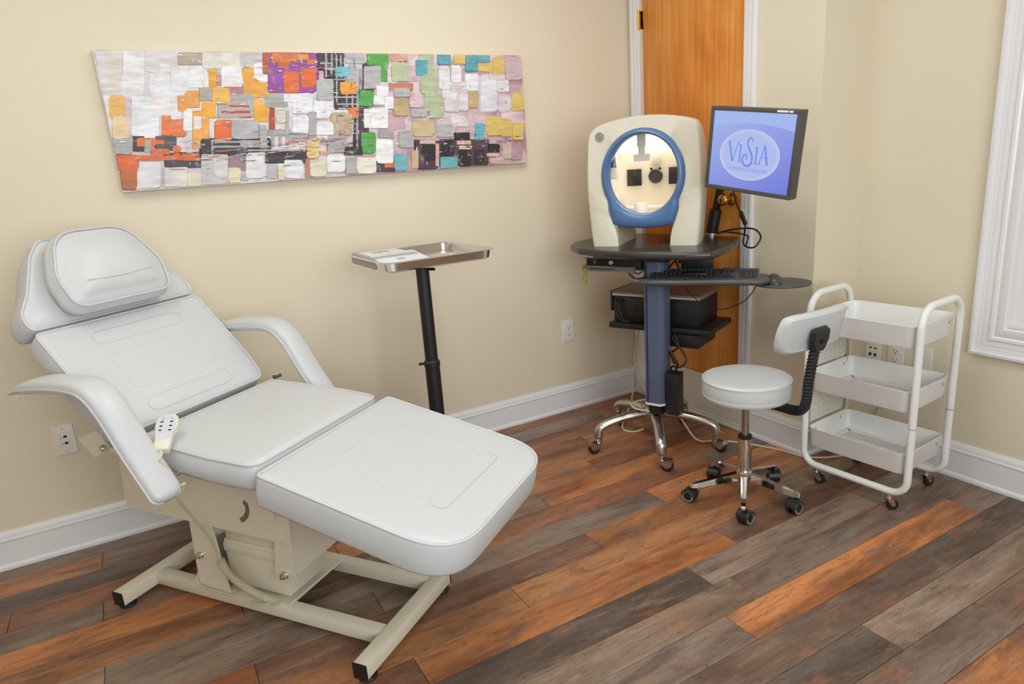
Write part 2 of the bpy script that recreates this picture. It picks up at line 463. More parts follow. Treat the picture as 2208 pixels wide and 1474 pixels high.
# ceiling light fixtures (above the frame)
M_diff = mat('light_diffuser', 'fff6e8', .6, emit=3.0)
for lx, ly, watts, lab in LAMPS:
    f_ = thing('ceiling_light', (lx, ly, CEIL), 0, lab, 'ceiling light', 'ceiling light panels')
    MB().box(-.62, .62, -.32, -.295, -.03, 0, .003).box(-.62, .62, .295, .32, -.03, 0, .003).box(-.62, -.595, -.3, .3, -.03, 0, .003).box(.595, .62, -.3, .3, -.03, 0, .003).build('light_frame', M_trim, f_)
    MB().box(-.597, .597, -.297, .297, -.018, -.012).build('diffuser', M_diff, f_)
    ld = bpy.data.lights.new('ceiling_lamp', 'AREA'); ld.shape = 'RECTANGLE'; ld.size = 1.18; ld.size_y = .58; ld.energy = watts; ld.color = LAMP_COL
    lo = bpy.data.objects.new('ceiling_lamp', ld); COL.objects.link(lo); lo.parent = f_; lo.location = (0, 0, -.032)

# ------------------------------------------------------------------ painting
pt = thing('canvas_painting', (0, -1.604, 1.39), 0, 'long abstract canvas painting of colourful knife strokes on the left wall', 'painting')
CW, CH = 1.808, .506
def canvas_mat():
    m = bpy.data.materials.new('painted_canvas'); m.use_nodes = True
    nt = m.node_tree; N = nt.nodes; L = nt.links; b = N['Principled BSDF']
    tc = N.new('ShaderNodeTexCoord')
    n1 = N.new('ShaderNodeTexNoise'); n1.inputs['Scale'].default_value = 9; n1.inputs['Detail'].default_value = 5; n1.inputs['Distortion'].default_value = .6
    L.new(tc.outputs['Object'], n1.inputs['Vector'])
    r = N.new('ShaderNodeValToRGB'); e = r.color_ramp.elements
    e[0].position, e[0].color = .32, lin('a58a96'); e[1].position, e[1].color = .68, lin('ded4d8')
    k = e.new(.45); k.color = lin('c4a6ae'); k = e.new(.56); k.color = lin('d2bcc2')
    L.new(n1.outputs['Fac'], r.inputs[0])
    r2 = N.new('ShaderNodeValToRGB'); e = r2.color_ramp.elements
    e[0].position, e[0].color = .30, lin('b9acb2'); e[1].position, e[1].color = .62, lin('e4e3e6')
    k = e.new(.45); k.color = lin('d8d2d4')
    L.new(n1.outputs['Fac'], r2.inputs[0])
    sp = N.new('ShaderNodeSeparateXYZ'); L.new(tc.outputs['Object'], sp.inputs[0])
    mr = N.new('ShaderNodeMapRange'); mr.inputs[1].default_value = -.45; mr.inputs[2].default_value = -.05; L.new(sp.outputs[1], mr.inputs[0])
    mx = N.new('ShaderNodeMix'); mx.data_type = 'RGBA'; L.new(mr.outputs[0], mx.inputs['Factor']); L.new(r2.outputs[0], mx.inputs['A']); L.new(r.outputs[0], mx.inputs['B'])
    L.new(mx.outputs['Result'], b.inputs['Base Color'])
    b.inputs['Roughness'].default_value = .55
    bp = N.new('ShaderNodeBump'); bp.inputs['Strength'].default_value = .3; bp.inputs['Distance'].default_value = .003
    n2 = N.new('ShaderNodeTexNoise'); n2.inputs['Scale'].default_value = 90; L.new(tc.outputs['Object'], n2.inputs['Vector'])
    L.new(n2.outputs['Fac'], bp.inputs['Height']); L.new(bp.outputs[0], b.inputs['Normal'])
    return m
def daub_mat():
    m = bpy.data.materials.new('thick_paint'); m.use_nodes = True
    nt = m.node_tree; N = nt.nodes; L = nt.links; b = N['Principled BSDF']
    tc = N.new('ShaderNodeTexCoord'); oi = N.new('ShaderNodeObjectInfo')
    n1 = N.new('ShaderNodeTexNoise'); n1.inputs['Scale'].default_value = 1; n1.inputs['Detail'].default_value = 5; n1.inputs['Distortion'].default_value = .5
    mp = N.new('ShaderNodeMapping'); mp.inputs['Scale'].default_value = (14, 14, 70); L.new(tc.outputs['Object'], mp.inputs['Vector']); L.new(mp.outputs[0], n1.inputs['Vector'])
    r = N.new('ShaderNodeMapRange'); r.inputs[1].default_value = .3; r.inputs[2].default_value = .7; r.inputs[3].default_value = .80; r.inputs[4].default_value = 1.12
    L.new(n1.outputs['Fac'], r.inputs[0])
    x = N.new('ShaderNodeMix'); x.data_type = 'RGBA'; x.blend_type = 'MULTIPLY'; x.inputs['Factor'].default_value = 1
    L.new(oi.outputs['Color'], x.inputs['A']); L.new(r.outputs[0], x.inputs['B'])
    n3 = N.new('ShaderNodeTexNoise'); n3.inputs['Scale'].default_value = 26; n3.inputs['Detail'].default_value = 6; n3.inputs['Roughness'].default_value = .7; L.new(tc.outputs['Object'], n3.inputs['Vector'])
    r3 = N.new('ShaderNodeMapRange'); r3.inputs[1].default_value = .56; r3.inputs[2].default_value = .70; r3.inputs[3].default_value = 0; r3.inputs[4].default_value = .5; L.new(n3.outputs['Fac'], r3.inputs[0])
    y = N.new('ShaderNodeMix'); y.data_type = 'RGBA'; L.new(r3.outputs[0], y.inputs['Factor']); L.new(x.outputs['Result'], y.inputs['A']); y.inputs['B'].default_value = lin('d0bcc4')
    L.new(y.outputs['Result'], b.inputs['Base Color']); b.inputs['Roughness'].default_value = .42
    bp = N.new('ShaderNodeBump'); bp.inputs['Strength'].default_value = .5; bp.inputs['Distance'].default_value = .003
    L.new(n1.outputs['Fac'], bp.inputs['Height']); L.new(bp.outputs[0], b.inputs['Normal'])
    return m
MB().box(.002, .0335, -CW/2, CW/2, 0, CH, .002).build('canvas', canvas_mat(), pt)
M_daub = daub_mat()
DAUBS = """4 986 29 987 13 705 2 707 d8d4dc;27 987 52 989 37 704 11 705 d9d2c8;54 981 94 983 77 679 37 681 e2e2e6;94 990 156 993 148 847 86 847 d8d4d4;118 908 137 909 134 859 116 858 e6e6ea;157 986 203 988 199 902 153 901 b5a893;205 988 280 991 275 879 199 878 dad5ca;94 839 135 839 127 676 86 679 dfe0e6;95 740 158 738 154 671 92 674 e4e4e8;137 862 172 863 163 674 127 676 dedde4;173 890 202 890 194 736 165 737 e4e6e8;212 871 227 871 221 743 206 744 eba31e;225 831 235 831 232 751 222 751 b78f96;238 887 282 887 275 737 231 739 e6e6ea;279 879 305 879 302 806 276 806 e6a436;338 945 368 946 362 805 332 806 e6a24a;307 920 348 921 341 772 300 773 e4e4ea;278 806 311 806 303 641 271 643 e2a23c;309 773 350 772 345 655 304 658 dfa042;235 743 277 741 273 668 231 670 b47c7e;212 736 248 734 242 613 206 615 e6b050;156 714 184 713 179 593 151 596 e0a040;186 737 212 736 207 639 181 641 b0a494;245 686 296 683 292 592 241 596 a8a8a6;350 780 367 780 358 578 341 580 a9a9a8;320 682 370 679 366 578 315 582 a6a6a4;2 691 16 690 2 379 2 381 dcd8d4;12 690 44 689 35 528 4 532 dfae60;10 546 42 543 33 373 2 378 dfc8a0;53 680 94 678 79 390 38 396 dcdfe6;60 572 98 569 89 380 50 386 e0e3ea;93 670 127 668 120 535 86 539 e2dfe2;42 681 53 680 45 527 34 529 cdbcc6;127 668 148 667 140 509 119 511 e0dfe2;140 683 157 682 151 564 134 565 df9a48;186 625 213 623 208 510 180 513 eba422;103 545 121 543 114 392 96 395 e0702a;119 511 148 508 142 380 112 385 d6723a;164 563 197 560 183 283 150 289 e6a040;146 572 164 571 157 422 139 425 e6e6ea;165 530 180 529 175 432 160 434 e2e0e2;40 403 63 400 57 290 35 294 2c2a2e;83 397 123 391 117 279 77 286 4c464a;169 363 314 341 308 199 163 229 2a262c;95 267 166 253 161 146 90 162 34303a;298 253 394 235 390 129 293 150 26222a;217 610 292 605 288 501 212 509 a9a9a9;239 605 283 601 282 583 238 587 c04a2c;222 564 283 558 282 537 221 543 bc4428;256 519 284 516 283 501 255 504 c04a2c;206 498 239 494 231 341 199 346 e0661e;240 494 297 487 290 340 233 349 b0b0b3;294 642 315 640 313 582 291 584 e6a85c;292 592 323 590 317 472 287 476 e8a622;297 441 313 439 306 260 289 263 a5a5a7;250 338 292 331 290 285 248 292 a6a6a8;315 413 363 406 361 355 312 362 9c9c9e;322 412 328 411 322 275 316 276 9c9c9e;339 410 345 409 339 272 333 273 9c9c9e;361 544 367 544 355 277 349 279 a6a6a8;325 581 337 580 329 403 317 404 a8432a;341 563 360 561 356 459 336 461 cfcabc;359 372 404 366 402 305 357 312 a6a6a8;197 342 313 324 312 306 197 326 a8a8aa;191 306 312 285 311 270 190 291 a0a0a2;263 264 384 242 383 228 262 251 a6a6a8;191 348 195 347 188 199 184 199 a8a8aa;2 394 40 388 33 271 2 278 a4a4a2;48 387 82 381 79 318 44 324 d86424;61 369 73 367 69 280 56 282 a2a09e;70 304 105 297 103 257 68 264 d4622a;77 366 98 363 97 335 76 338 d86428;113 320 128 317 124 245 109 248 dc6420;39 262 126 244 125 208 37 226 d46224;2 269 43 261 37 143 2 153 d4601e;127 261 162 254 159 196 124 204 d86424;2 159 35 151 27 8 2 17 ae602c;43 213 84 204 74 11 32 23 d6d2d8;88 163 133 153 125 5 80 17 d2cecc;131 112 159 105 154 5 126 13 d4ccb8;166 245 192 239 186 98 159 105 c8c6c6;221 225 261 218 255 99 216 108 957886;191 240 220 234 211 58 183 65 d0d0d2;217 133 242 127 237 8 211 15 dad0b0;241 102 258 98 254 21 238 25 b0acac;259 243 300 236 290 29 250 39 dcdce0;300 132 324 126 320 22 295 28 b4b0b2;324 117 338 114 334 9 319 13 dcd0b0;341 166 383 158 377 7 334 18 dadae0;388 165 409 161 403 9 382 14 b07a6a;329 993 348 994 340 830 321 830 b2582e;340 994 451 996 438 684 327 690 8f4596;348 994 406 996 402 922 344 921 d6702e;405 989 430 990 428 939 403 939 e08e22;426 943 451 944 449 910 424 910 dc7a26;359 921 383 922 381 880 357 880 c0622e;368 855 403 855 396 686 361 688 d8661c;407 876 442 876 436 727 401 729 dc6420;361 684 400 682 397 618 358 621 e4e4ea;381 670 427 668 421 521 375 526 e4e4ea;373 517 410 513 404 366 367 371 e2e2e8;380 979 405 980 404 955 379 954 cc7050;449 996 469 996 464 864 443 864 3c2244;467 996 513 996 506 803 459 804 2a262c;483 829 509 829 498 549 472 551 2a262c;501 672 535 671 531 546 496 549 352a36;522 600 550 598 537 227 508 232 332a36;533 600 560 598 549 290 521 294 4a3444;555 925 583 926 574 687 547 688 4a3c46;468 995 473 996 465 804 460 804 a0a0a2;482 992 486 992 479 829 475 829 a2a2a6;493 992 497 992 482 603 478 604 a2a2a4;503 984 507 984 500 803 496 803 9c9ca0;531 671 536 671 529 475 524 475 a2a2a6;523 475 528 475 519 239 514 240 a0a0a2;545 873 554 873 547 706 539 706 a4a2a4;453 923 484 924 484 911 453 910 aeaeb0;462 881 516 881 516 868 461 868 aeaeb0;482 795 511 794 510 784 481 785 a8a8ac;476 656 535 653 534 640 476 643 aeaeb2;482 599 532 595 532 584 481 588 aeaeb2;483 564 520 560 520 549 483 552 aeaeb2;505 672 509 672 504 566 501 567 a6a6aa;519 663 523 662 519 565 515 565 a6a6aa;515 993 563 995 561 917 513 916 b4b6b8;517 894 541 895 536 768 512 768 b0b2b2;488 890 523 890 520 812 485 812 6cbcc8;440 787 480 786 474 626 434 628 b0b2b2;494 769 534 768 530 671 490 673 e89a34;569 995 624 996 621 904 566 904 54a248;601 909 618 909 613 770 597 771 52a046;557 895 601 895 594 713 550 714 aeaeb0;627 996 672 996 670 937 625 936 d6a58c;629 927 673 928 667 769 623 770 b4bf9c;616 757 679 755 677 700 614 703 c88468;703 996 743 996 738 865 698 865 b2bb9a;703 874 751 874 744 660 696 662 b2bb9a;707 671 758 668 753 507 702 512 b2bb9a;717 549 758 545 755 450 714 454 b4bd9c;694 951 725 952 720 819 690 819 5ba2b0;754 996 791 996 788 912 752 911 5ea4b2;798 996 831 996 829 917 796 917 d9be6e;831 992 867 994 864 856 827 856 5aa0ae;867 994 901 995 900 933 866 932 60a6b4;867 927 909 928 908 851 865 851 dabf70;911 981 944 982 940 827 907 827 d9be6e;950 982 998 984 997 777 946 778 cdb4ba;753 897 785 898 779 696 747 697 dedce0;788 902 816 903 812 756 784 757 e4e4e8;758 697 798 695 796 619 755 621 dedce0;761 621 802 618 799 503 758 507 d6d2d4;803 657 831 655 827 510 799 513 dedade;828 837 865 837 861 683 824 684 e4e4ea;871 817 920 817 912 493 863 497 e0e0e6;919 778 956 777 953 669 916 670 dfdce2;919 641 959 639 956 488 915 492 dccfd6;830 684 861 683 857 532 826 535 c5ad84;960 658 998 656 998 490 956 493 d9be6e;536 697 577 695 573 570 532 573 52a046;583 740 614 739 611 649 580 650 e4e2e4;573 660 601 658 598 577 570 579 e2e2e4;601 649 625 648 621 547 597 549 e2e0e2;627 716 669 714 666 641 625 643 b2b2b4;623 634 663 632 658 479 618 483 b8a078;666 641 704 638 702 550 663 553 d2bcc0;666 543 710 540 708 469 664 474 b4b4b6;507 566 530 564 527 475 504 477 e27828;545 554 606 549 600 384 539 392 e8e8ea;463 526 516 521 509 341 456 349 b9a488;391 687 423 685 417 522 384 525 e2e2e8;426 616 465 613 460 482 420 486 e4e4e8;410 540 430 538 422 346 402 349 a8a6a8;383 508 410 505 404 366 378 370 e4e4ea;427 459 466 455 460 304 421 310 e4e4e6;667 436 728 429 724 295 663 304 c8b48c;732 400 778 394 775 282 729 289 b4b2b2;790 407 821 403 820 369 789 373 e2e0e4;844 391 871 387 867 233 840 237 68b2be;879 451 923 446 919 270 875 277 d9be6e;922 421 956 418 953 255 918 260 d7bc6c;957 387 992 383 988 223 954 229 d9be6e;669 270 735 259 727 4 661 12 503848;735 264 879 241 873 4 729 35 56404c;559 120 611 110 607 5 556 18 503848;628 352 665 347 661 205 623 212 acacae;577 377 615 372 613 298 574 304 aca0a6;532 356 568 351 561 176 525 183 50a046;566 296 611 289 604 78 558 88 eaeaec;782 320 825 314 824 255 781 262 2c2a2a;684 234 724 227 719 77 680 85 2a2828;738 254 777 248 773 105 734 113 2a2828;788 167 824 160 820 5 783 13 2c2a28;833 159 865 152 862 11 829 18 302c2c;877 201 913 195 912 118 875 125 2c2a2a;486 245 530 238 528 169 483 178 2a2830;681 268 725 261 724 227 680 235 d8bfa8;785 246 827 240 826 205 784 212 d8bca4;790 201 829 194 828 159 789 167 d6bca6;724 232 734 230 728 26 718 28 d0b0a0;871 116 908 109 907 78 870 85 d8bca6;882 68 922 59 921 8 880 17 cfb2a4;609 157 643 151 638 8 605 15 6fb0b8;656 182 675 178 670 19 651 24 c8ac90;734 108 784 98 781 4 731 5 6cb0ba;447 351 491 344 485 200 442 208 a8a6a8;398 323 428 318 421 163 392 169 d9bf80;399 154 438 146 432 11 394 21 d6d0b8;440 191 484 182 479 36 434 47 e2e2e6;485 154 512 149 507 11 480 17 b0a8aa;512 149 562 139 557 4 507 11 e0dcd2;581 87 607 82 606 44 580 50 d8704a;922 209 950 204 946 49 919 55 cdb6b2;949 173 984 167 981 32 946 39 b89aa4;894 827 943 827 942 778 893 779 d8c8ce;425 221 448 216 447 189 424 194 d8a070"""
rd = random.Random(3)
under = []
for k in range(72):                                   # thin first layer of smears under the strokes
    s = rd.random(); t = rd.random(); ws, hs_ = rd.uniform(35, 70), rd.uniform(70, 170)
    if s < .55: c = rd.choice(['dcd8da', 'e2e0e4', 'd4cdd2', 'c8c2c4', 'd9cfd4', 'b9a4ae' if t < .4 else 'e0dee2'])
    else: c = rd.choice(['cdb4ba', 'd8c6cc', 'c2a2ac', 'dccfd4', 'b897a2'])
    x0 = min(max(s*1000-ws/2, 3), 995-ws); y0 = min(max(t*1000-hs_/2, 5), 993-hs_)
    under.append('%d %d %d %d %d %d %d %d %s' % (x0, y0+hs_, x0+ws, y0+hs_, x0+ws, y0, x0, y0, c))
DAUBS = ';'.join(under) + ';' + DAUBS
for i, it in enumerate(DAUBS.split(';')):
    a = it.split(); q = [(int(a[2*k])/1000*CW - CW/2, int(a[2*k+1])/1000*CH) for k in range(4)]
    q = q[::-1]                                     # ccw seen from the room (+x)
    cx = sum(p[0] for p in q)/4; cy = sum(p[1] for p in q)/4
    w_ = max(abs(q[0][0]-q[2][0]), abs(q[0][1]-q[2][1]))
    small = min(abs(q[0][0]-q[2][0]), abs(q[0][1]-q[2][1]))
    out = roundpoly([((x-cx)*1.06+cx, (y-cy)*1.06+cy) for x, y in q], [small*rd.uniform(.04, .30) for _ in range(4)], 4)
    jit = min(.0018, small*.035)
    out = [(min(max(x + rd.uniform(-jit, jit), -CW/2+.001), CW/2-.001), min(max(y + rd.uniform(-jit, jit), .001), CH-.001)) for x, y in out]
    h = .0340 + i*.000025
    top = [(x, y) for x, y in [((px-cx)*.93+cx, (py-cy)*.93+cy) for px, py in out]]
    mb = MB().rings([[(.0336, x, y) for x, y in out], [(h+.0008, x, y) for x, y in top]], cap0=False)
    o = mb.build('paint_daub', M_daub, pt, ang=30)
    o.color = lin(a[-1])
# fine scratches and flecks of paint, too many to pick apart
fv, ff, fc = [], [], []
def fleck(s, t, ls, lt, hexc, ang=0.0):
    n = 6; cx, cy = s*CW - CW/2, t*CH; base = len(fv); ca, sa = math.cos(ang), math.sin(ang)
    ring = []
    for k in range(n):
        a = 2*PI*k/n; r_ = rd.uniform(.75, 1.15)
        dx, dy = ls/2*math.cos(a)*r_, lt/2*math.sin(a)*r_
        ring.append((min(max(cx+dx*ca-dy*sa, -CW/2+.001), CW/2-.001), min(max(cy+dx*sa+dy*ca, .001), CH-.001)))
    h = .0425 + rd.random()*.0006
    for x, y in ring: fv.append((h, x, y)); fc.append(lin(hexc))
    ff.append(tuple(range(base, base+n)))
for k in range(170):                                    # streaks through the dark band on the left half
    fleck(rd.uniform(.10, .52), rd.gauss(.27, .06), rd.uniform(.015, .07), rd.uniform(.0015, .004), rd.choice(['a8a8aa', '2a262c', '1f1c22', 'd86424', 'b4b4b6', 'cfcace', '3a343c', 'c8552a']), rd.gauss(0, .06))
for k in range(90):                                     # scratches on the orange and purple field
    fleck(rd.uniform(.20, .48), rd.uniform(.45, .95), rd.uniform(.01, .04), rd.uniform(.0012, .003), rd.choice(['e8b860', 'e6e2e4', 'c87a3a', 'e0a84c', 'd8d2d6', 'b8845e']), rd.gauss(0, .12))
for k in range(70):                                     # grid of grey lines over black, centre
    if k % 2: fleck(rd.uniform(.47, .56), rd.uniform(.2, .97), rd.uniform(.02, .05), .002, rd.choice(['aaaaae', 'c4c2c6', '28242a']), rd.gauss(0, .05))
    else: fleck(rd.uniform(.47, .56), rd.uniform(.15, .97), .002, rd.uniform(.02, .06), rd.choice(['aaaaae', 'c4c2c6', '28242a']), rd.gauss(0, .05))
for k in range(260):                                    # pale and mauve dry-brush marks everywhere
    s = rd.random()
    fleck(s, rd.random(), rd.uniform(.006, .03), rd.uniform(.0015, .005), rd.choice(['e8e6ea', 'dcd4da', 'c4a8b2', 'b08e9a', 'efeef0', 'cbbcc4'] if s > .5 else ['e8e6ea', 'e2dee2', 'cfc6cc', 'efeef0', 'd8ccd0']), rd.choice([0, PI/2]) + rd.gauss(0, .2))
for k in range(60):
    fleck(rd.uniform(.72, .97), rd.gauss(.22, .06), rd.uniform(.01, .04), rd.uniform(.0015, .004), rd.choice(['5c4452', '2c2a2a', 'd8bca8', '8a6a78', '4a3844']), rd.gauss(0, .15))
me = bpy.data.meshes.new('fine_strokes'); me.from_pydata(fv, [], ff); me.update()
ca_ = me.color_attributes.new('paint', 'FLOAT_COLOR', 'POINT')
for i, c in enumerate(fc): ca_.data[i].color = c
fm = bpy.data.materials.new('fine_paint'); fm.use_nodes = True
an = fm.node_tree.nodes.new('ShaderNodeAttribute'); an.attribute_name = 'paint'
fm.node_tree.links.new(an.outputs['Color'], fm.node_tree.nodes['Principled BSDF'].inputs['Base Color'])
me.materials.append(fm)
link('fine_strokes', me, pt)['kind'] = 'stuff'
# ------------------------------------------------------------------ treatment chair
CH_RZ = math.radians(36.19)
ch = thing('treatment_chair', (.8589, -2.2762, 0), CH_RZ, 'white padded reclining treatment chair on a cream metal frame', 'treatment chair')
V0 = .012
def plane_frame(o, ang):
    """frame of a padded surface: Y climbs at angle ang in the x-z plane, Z is its upper normal"""
    Y = Vector((math.cos(ang), 0, math.sin(ang)))
    Z = Vector((-Y.z, 0, Y.x))
    if Z.z < 0: Z = -Z
    X = Y.cross(Z)
    return frame(o, X, Y, Z)
def stadium(cx, cy, lx, ly, n=8):
    """rounded slot outline; long side along x"""
    r = ly/2; pts = []
    for k in range(n+1):
        a = -PI/2 + PI*k/n; pts.append((cx+lx/2-r+r*math.cos(a), cy+r*math.sin(a)))
    for k in range(n+1):
        a = PI/2 + PI*k/n; pts.append((cx-lx/2+r+r*math.cos(a), cy+r*math.sin(a)))
    return pts
M_stitch = mat('stitch_line', 'c4c7c9', .5)
def pad(name, F, out, th, r, crown=.008, pipe=True, slots=()):
    mb = MB(); mb.M = F; mb.cushion(out, th, r, crown)
    o = mb.build(name, M_leather, ch, 60)
    if pipe:
        p = MB(); p.M = F; p.tube([(x, y, -r*.25) for x, y in inset(out, r*.2)], .0042, 6, closed=True)
        p.build('piping', M_leather, o)
    if slots:
        s = MB(); s.M = F
        for sx, sy, lx, ly in slots: s.tube([(x, y, crown*.93) for x, y in stadium(sx, sy, lx, ly)], .0007, 4, closed=True)
        s.build('stitching', M_stitch, o)
    return o
# foot section
Ff = plane_frame((.288, V0, .651), math.radians(-12.7))
pad('foot_cushion', Ff, roundpoly([(-.313,0),(.313,0),(.312,.61),(-.312,.61)], [.02,.02,.15,.15], 10), .10, .018, .006,
    slots=[(0, y, .34, .055) for y in (.15, .23, .31, .39, .47)])
# seat section
Fs = plane_frame((-.205, V0, .692), math.radians(-3.6))
sm = MB(); sm.M = Fs
out = roundpoly([(-.285,0),(.285,0),(.3,.30),(.292,.475),(-.292,.475),(-.3,.30)], [.02,.02,.05,.05,.05,.05], 6)
sm.cushion(out, .088, .03, .004)
sc_ = sm.build('seat_cushion', M_leather, ch, 60)
p = MB(); p.M = Fs; p.tube([(x, y, -.008) for x, y in inset(out, .006)], .004, 6, closed=True); p.build('piping', M_leather, sc_)
# backrest
Fb = plane_frame((-.236, V0, .694), math.radians(180-45.9))
pad('backrest_cushion', Fb, roundpoly([(-.285,0),(.285,0),(.302,.10),(.302,.425),(-.302,.425),(-.302,.10)], [.05,.05,.08,.022,.022,.08], 6), .085, .018, .006,
    slots=[(.0, y, .33, .052) for y in (.06, .155, .25, .345)])
# head section
Fh = plane_frame((-.538, V0, 1.003), math.radians(180-59))
pad('head_cushion', Fh, roundpoly([(-.302,0),(.302,0),(.305,.06),(.25,.13),(.18,.25),(.13,.305),(-.13,.305),(-.18,.25),(-.25,.13),(-.305,.06)], [.03,.03,.06,.06,.05,.05,.05,.05,.06,.06], 5), .105, .022, .006)
# removable pillow
pi = thing('head_pillow', tuple(Matrix.Translation((.8589,-2.2762,0)) @ rotz(CH_RZ) @ Vector((-.60, 0, 1.06))), CH_RZ, 'rounded white pillow strapped to the head section of the treatment chair', 'pillow')
Fp = plane_frame((-.538, V0-.01, 1.003), math.radians(180-59)); Fp = tr(.60, 0, -1.06) @ Fp
po = roundpoly([(-.185,.002),(.172,.002),(.198,.12),(.13,.278),(-.13,.278),(-.198,.12)], [.06,.06,.12,.12,.12,.12], 7)
pm = MB(); pm.M = Fp @ tr(0, 0, .088) @ Matrix.Rotation(math.radians(3), 4, 'X'); pm.cushion(po, .078, .035, .022); pb = pm.build('pillow_body', M_leather, pi, 60)
pp = MB(); pp.M = pm.M; pp.tube([(x, y, -.006) for x, y in inset(po, .009)], .0035, 6, closed=True); pp.build('piping', M_leather, pb)
pf = MB(); pf.M = pm.M; pf.tube(smooth([(-.12, .085, .0195), (0, .08, .0215), (.12, .09, .0195)], 6), .0012, 4); pf.build('seam', M_stitch, pb)

# armrests: boomerang pads on brackets
def armrest(side):
    path = smooth([(-.575,0,.832),(-.5,0,.853),(-.40,0,.868),(-.28,0,.874),(-.205,0,.864),(-.15,0,.815),(-.08,0,.70),(-.01,0,.595),(.012,0,.562)], 5)
    cen = side*.362 + V0*.5
    K = len(path); rs = []
    for i, p in enumerate(path):
        a = Vector(path[max(i-1,0)]); b = Vector(path[min(i+1,K-1)]); t = (b-a).normalized()
        n = Vector((t.z, 0, -t.x));  n = -n if (n.z < 0) else n
        if n.z < .2 and n.x < 0: n = -n
        s = i/(K-1)
        tw = .046*min(1, .45+3.0*s)*(1 if s < .9 else 1-.55*((s-.9)/.1)**2)
        th_ = .026*min(1, .30+3.2*s)*(1 if s < .93 else 1-.5*(s-.93)/.07)
        ring = []
        for k in range(16):
            q = 2*PI*k/16; cx, cz = math.cos(q), math.sin(q)
            ex = math.copysign(abs(cx)**.55, cx)*tw; ez = math.copysign(abs(cz)**.65, cz)*(th_ if cz > 0 else th_*.72)
            pt_ = Vector(p) + n*ez; ring.append((pt_.x, cen + ex, pt_.z))
        rs.append(ring)
    o = MB().rings(rs).build('armrest', M_leather, ch, 60)
    e = [r_[0] for r_ in rs] if side > 0 else [r_[8] for r_ in rs]
    MB().tube(e, .0035, 6).build('piping', M_leather, o)
    e = [r_[8] for r_ in rs] if side > 0 else [r_[0] for r_ in rs]
    MB().tube(e, .0035, 6).build('piping', M_leather, o)
    return o
for sd in (-1, 1):
    armrest(sd)
    y0 = sd*.275 + V0*.5; y1 = sd*.352 + V0*.5
    # angled bracket with a chrome bolt
    mb = MB(); mb.rings([[(-.47,y0,.655),(-.405,y0,.60),(-.33,y0,.64),(-.36,y0,.70)], [(-.47,y0+sd*.006,.655),(-.405,y0+sd*.006,.60),(-.33,y0+sd*.006,.64),(-.36,y0+sd*.006,.70)]])
    mb.box(-.43, -.30, min(y0-sd*.10, y0), max(y0-sd*.10, y0), .625, .64)
    br = mb.build('arm_bracket', M_cream, ch)
    MB().cyl((-.345, y0, .642), (-.345, y0+sd*.024, .642), .007).lathe([(0,-.005),(.012,-.005),(.012,.005),(0,.005)], 6, 'Y', (-.345, y0+sd*.014, .642)).build('bolt', M_chrome, br)
    MB().cyl((-.03, sd*.27, .60), (-.03, sd*.345, .60), .007).build('bolt', M_chrome, ch)
    MB().lathe([(0,-.004),(.011,-.004),(.011,.004),(0,.004)], 16, 'Y', (-.54, sd*.37, .828)).cyl((-.54, sd*.37, .852), (-.54, sd*.37, .825), .006).build('knob', M_plate, ch)
MB().cyl((-.2,.305,.69),(-.2,.335,.69),.009).build('hinge_pin', M_chrome, ch)
# support frame
M_c = M_cream
ub = MB()
def plate(mb, pts, y0, y1):
    mb.rings([[(x, y0, z) for x, z in pts], [(x, y1, z) for x, z in pts]])
prof = roundpoly([(-.545,.33),(.145,.318),(.146,.45),(.20,.575),(-.45,.60),(-.53,.50)], [.01,.004,.01,.01,.02,.04], 4)
plate(ub, prof, -.128, -.122); plate(ub, prof, .155, .161)
ub.box(-.5, .12, -.125, .158, .555, .575)
ub.box(.139, .145, -.125, -.10, .318, .46); ub.box(.139, .145, .13, .158, .318, .46)
ub.build('upper_frame', M_c, ch)
sl = smooth([(.026, .437), (.037, .43), (.036, .405), (.02, .382), (.0, .369)], 4)
MB().tube([(x, -.1283, z) for x, z in sl], .0085, 8, flat=(1, .12), up=(1, 0, 0)).build('curved_slot', mat('slot_shadow_metal', '6e6a5c', .6), ch)
MB().box(-.43, -.27, -.2, .21, .575, .60).box(-.30, -.24, -.2, .21, .53, .545).build('back_support', M_c, ch)
MB().box(.2, .75, -.2, -.16, .51, .525).build('foot_support', M_c, ch)
MB().box(.2, .75, .18, .22, .51, .525).build('foot_support', M_c, ch)
for bx in ch.children:
    if bx.name.startswith('foot_support'):
        bx.matrix_parent_inverse = tr(.3, 0, .56) @ Matrix.Rotation(math.radians(12.7), 4, 'Y') @ tr(-.3, 0, -.56) 
# lifting links
def link_plate(pts, y0, y1, bolt):
    mb = MB(); plate(mb, pts, y0, y1)
    yb = y0 if y0 < 0 else y1; s = -1 if y0 < 0 else 1
    o = mb.build('lift_arm', M_c, ch)
    MB().lathe([(0,0),(.013,0),(.013,s*.004),(.0105,s*.004),(.0105,s*.013),(.006,s*.014),(.006,s*.02),(0,s*.02)], 12, 'Y', (bolt[0], yb, bolt[1])).build('bolt', M_chrome, o)
LP = [(-.277,.062),(-.137,.062),(-.165,.34),(-.262,.34)]
RP = [(.085,.165),(.168,.165),(.185,.40),(.125,.40)]
link_plate(LP, -.112, -.106, (-.238,.19)); link_plate(LP, .14, .146, (-.238,.19))
link_plate(RP, -.112, -.106, (.132,.19)); link_plate(RP, .14, .146, (.132,.19))
MB().box(.16, .166, -.10, .135, .19, .38).build('cross_plate', M_c, ch)
MB().box(-.27, -.264, -.106, .14, .07, .2).build('cross_plate', M_c, ch)
hs = MB(); hs.box(-.155, .105, -.082, .105, .082, .25, .004).box(-.15, .10, -.076, .1, .25, .37, .004)
ho = hs.build('motor_housing', M_c, ch)
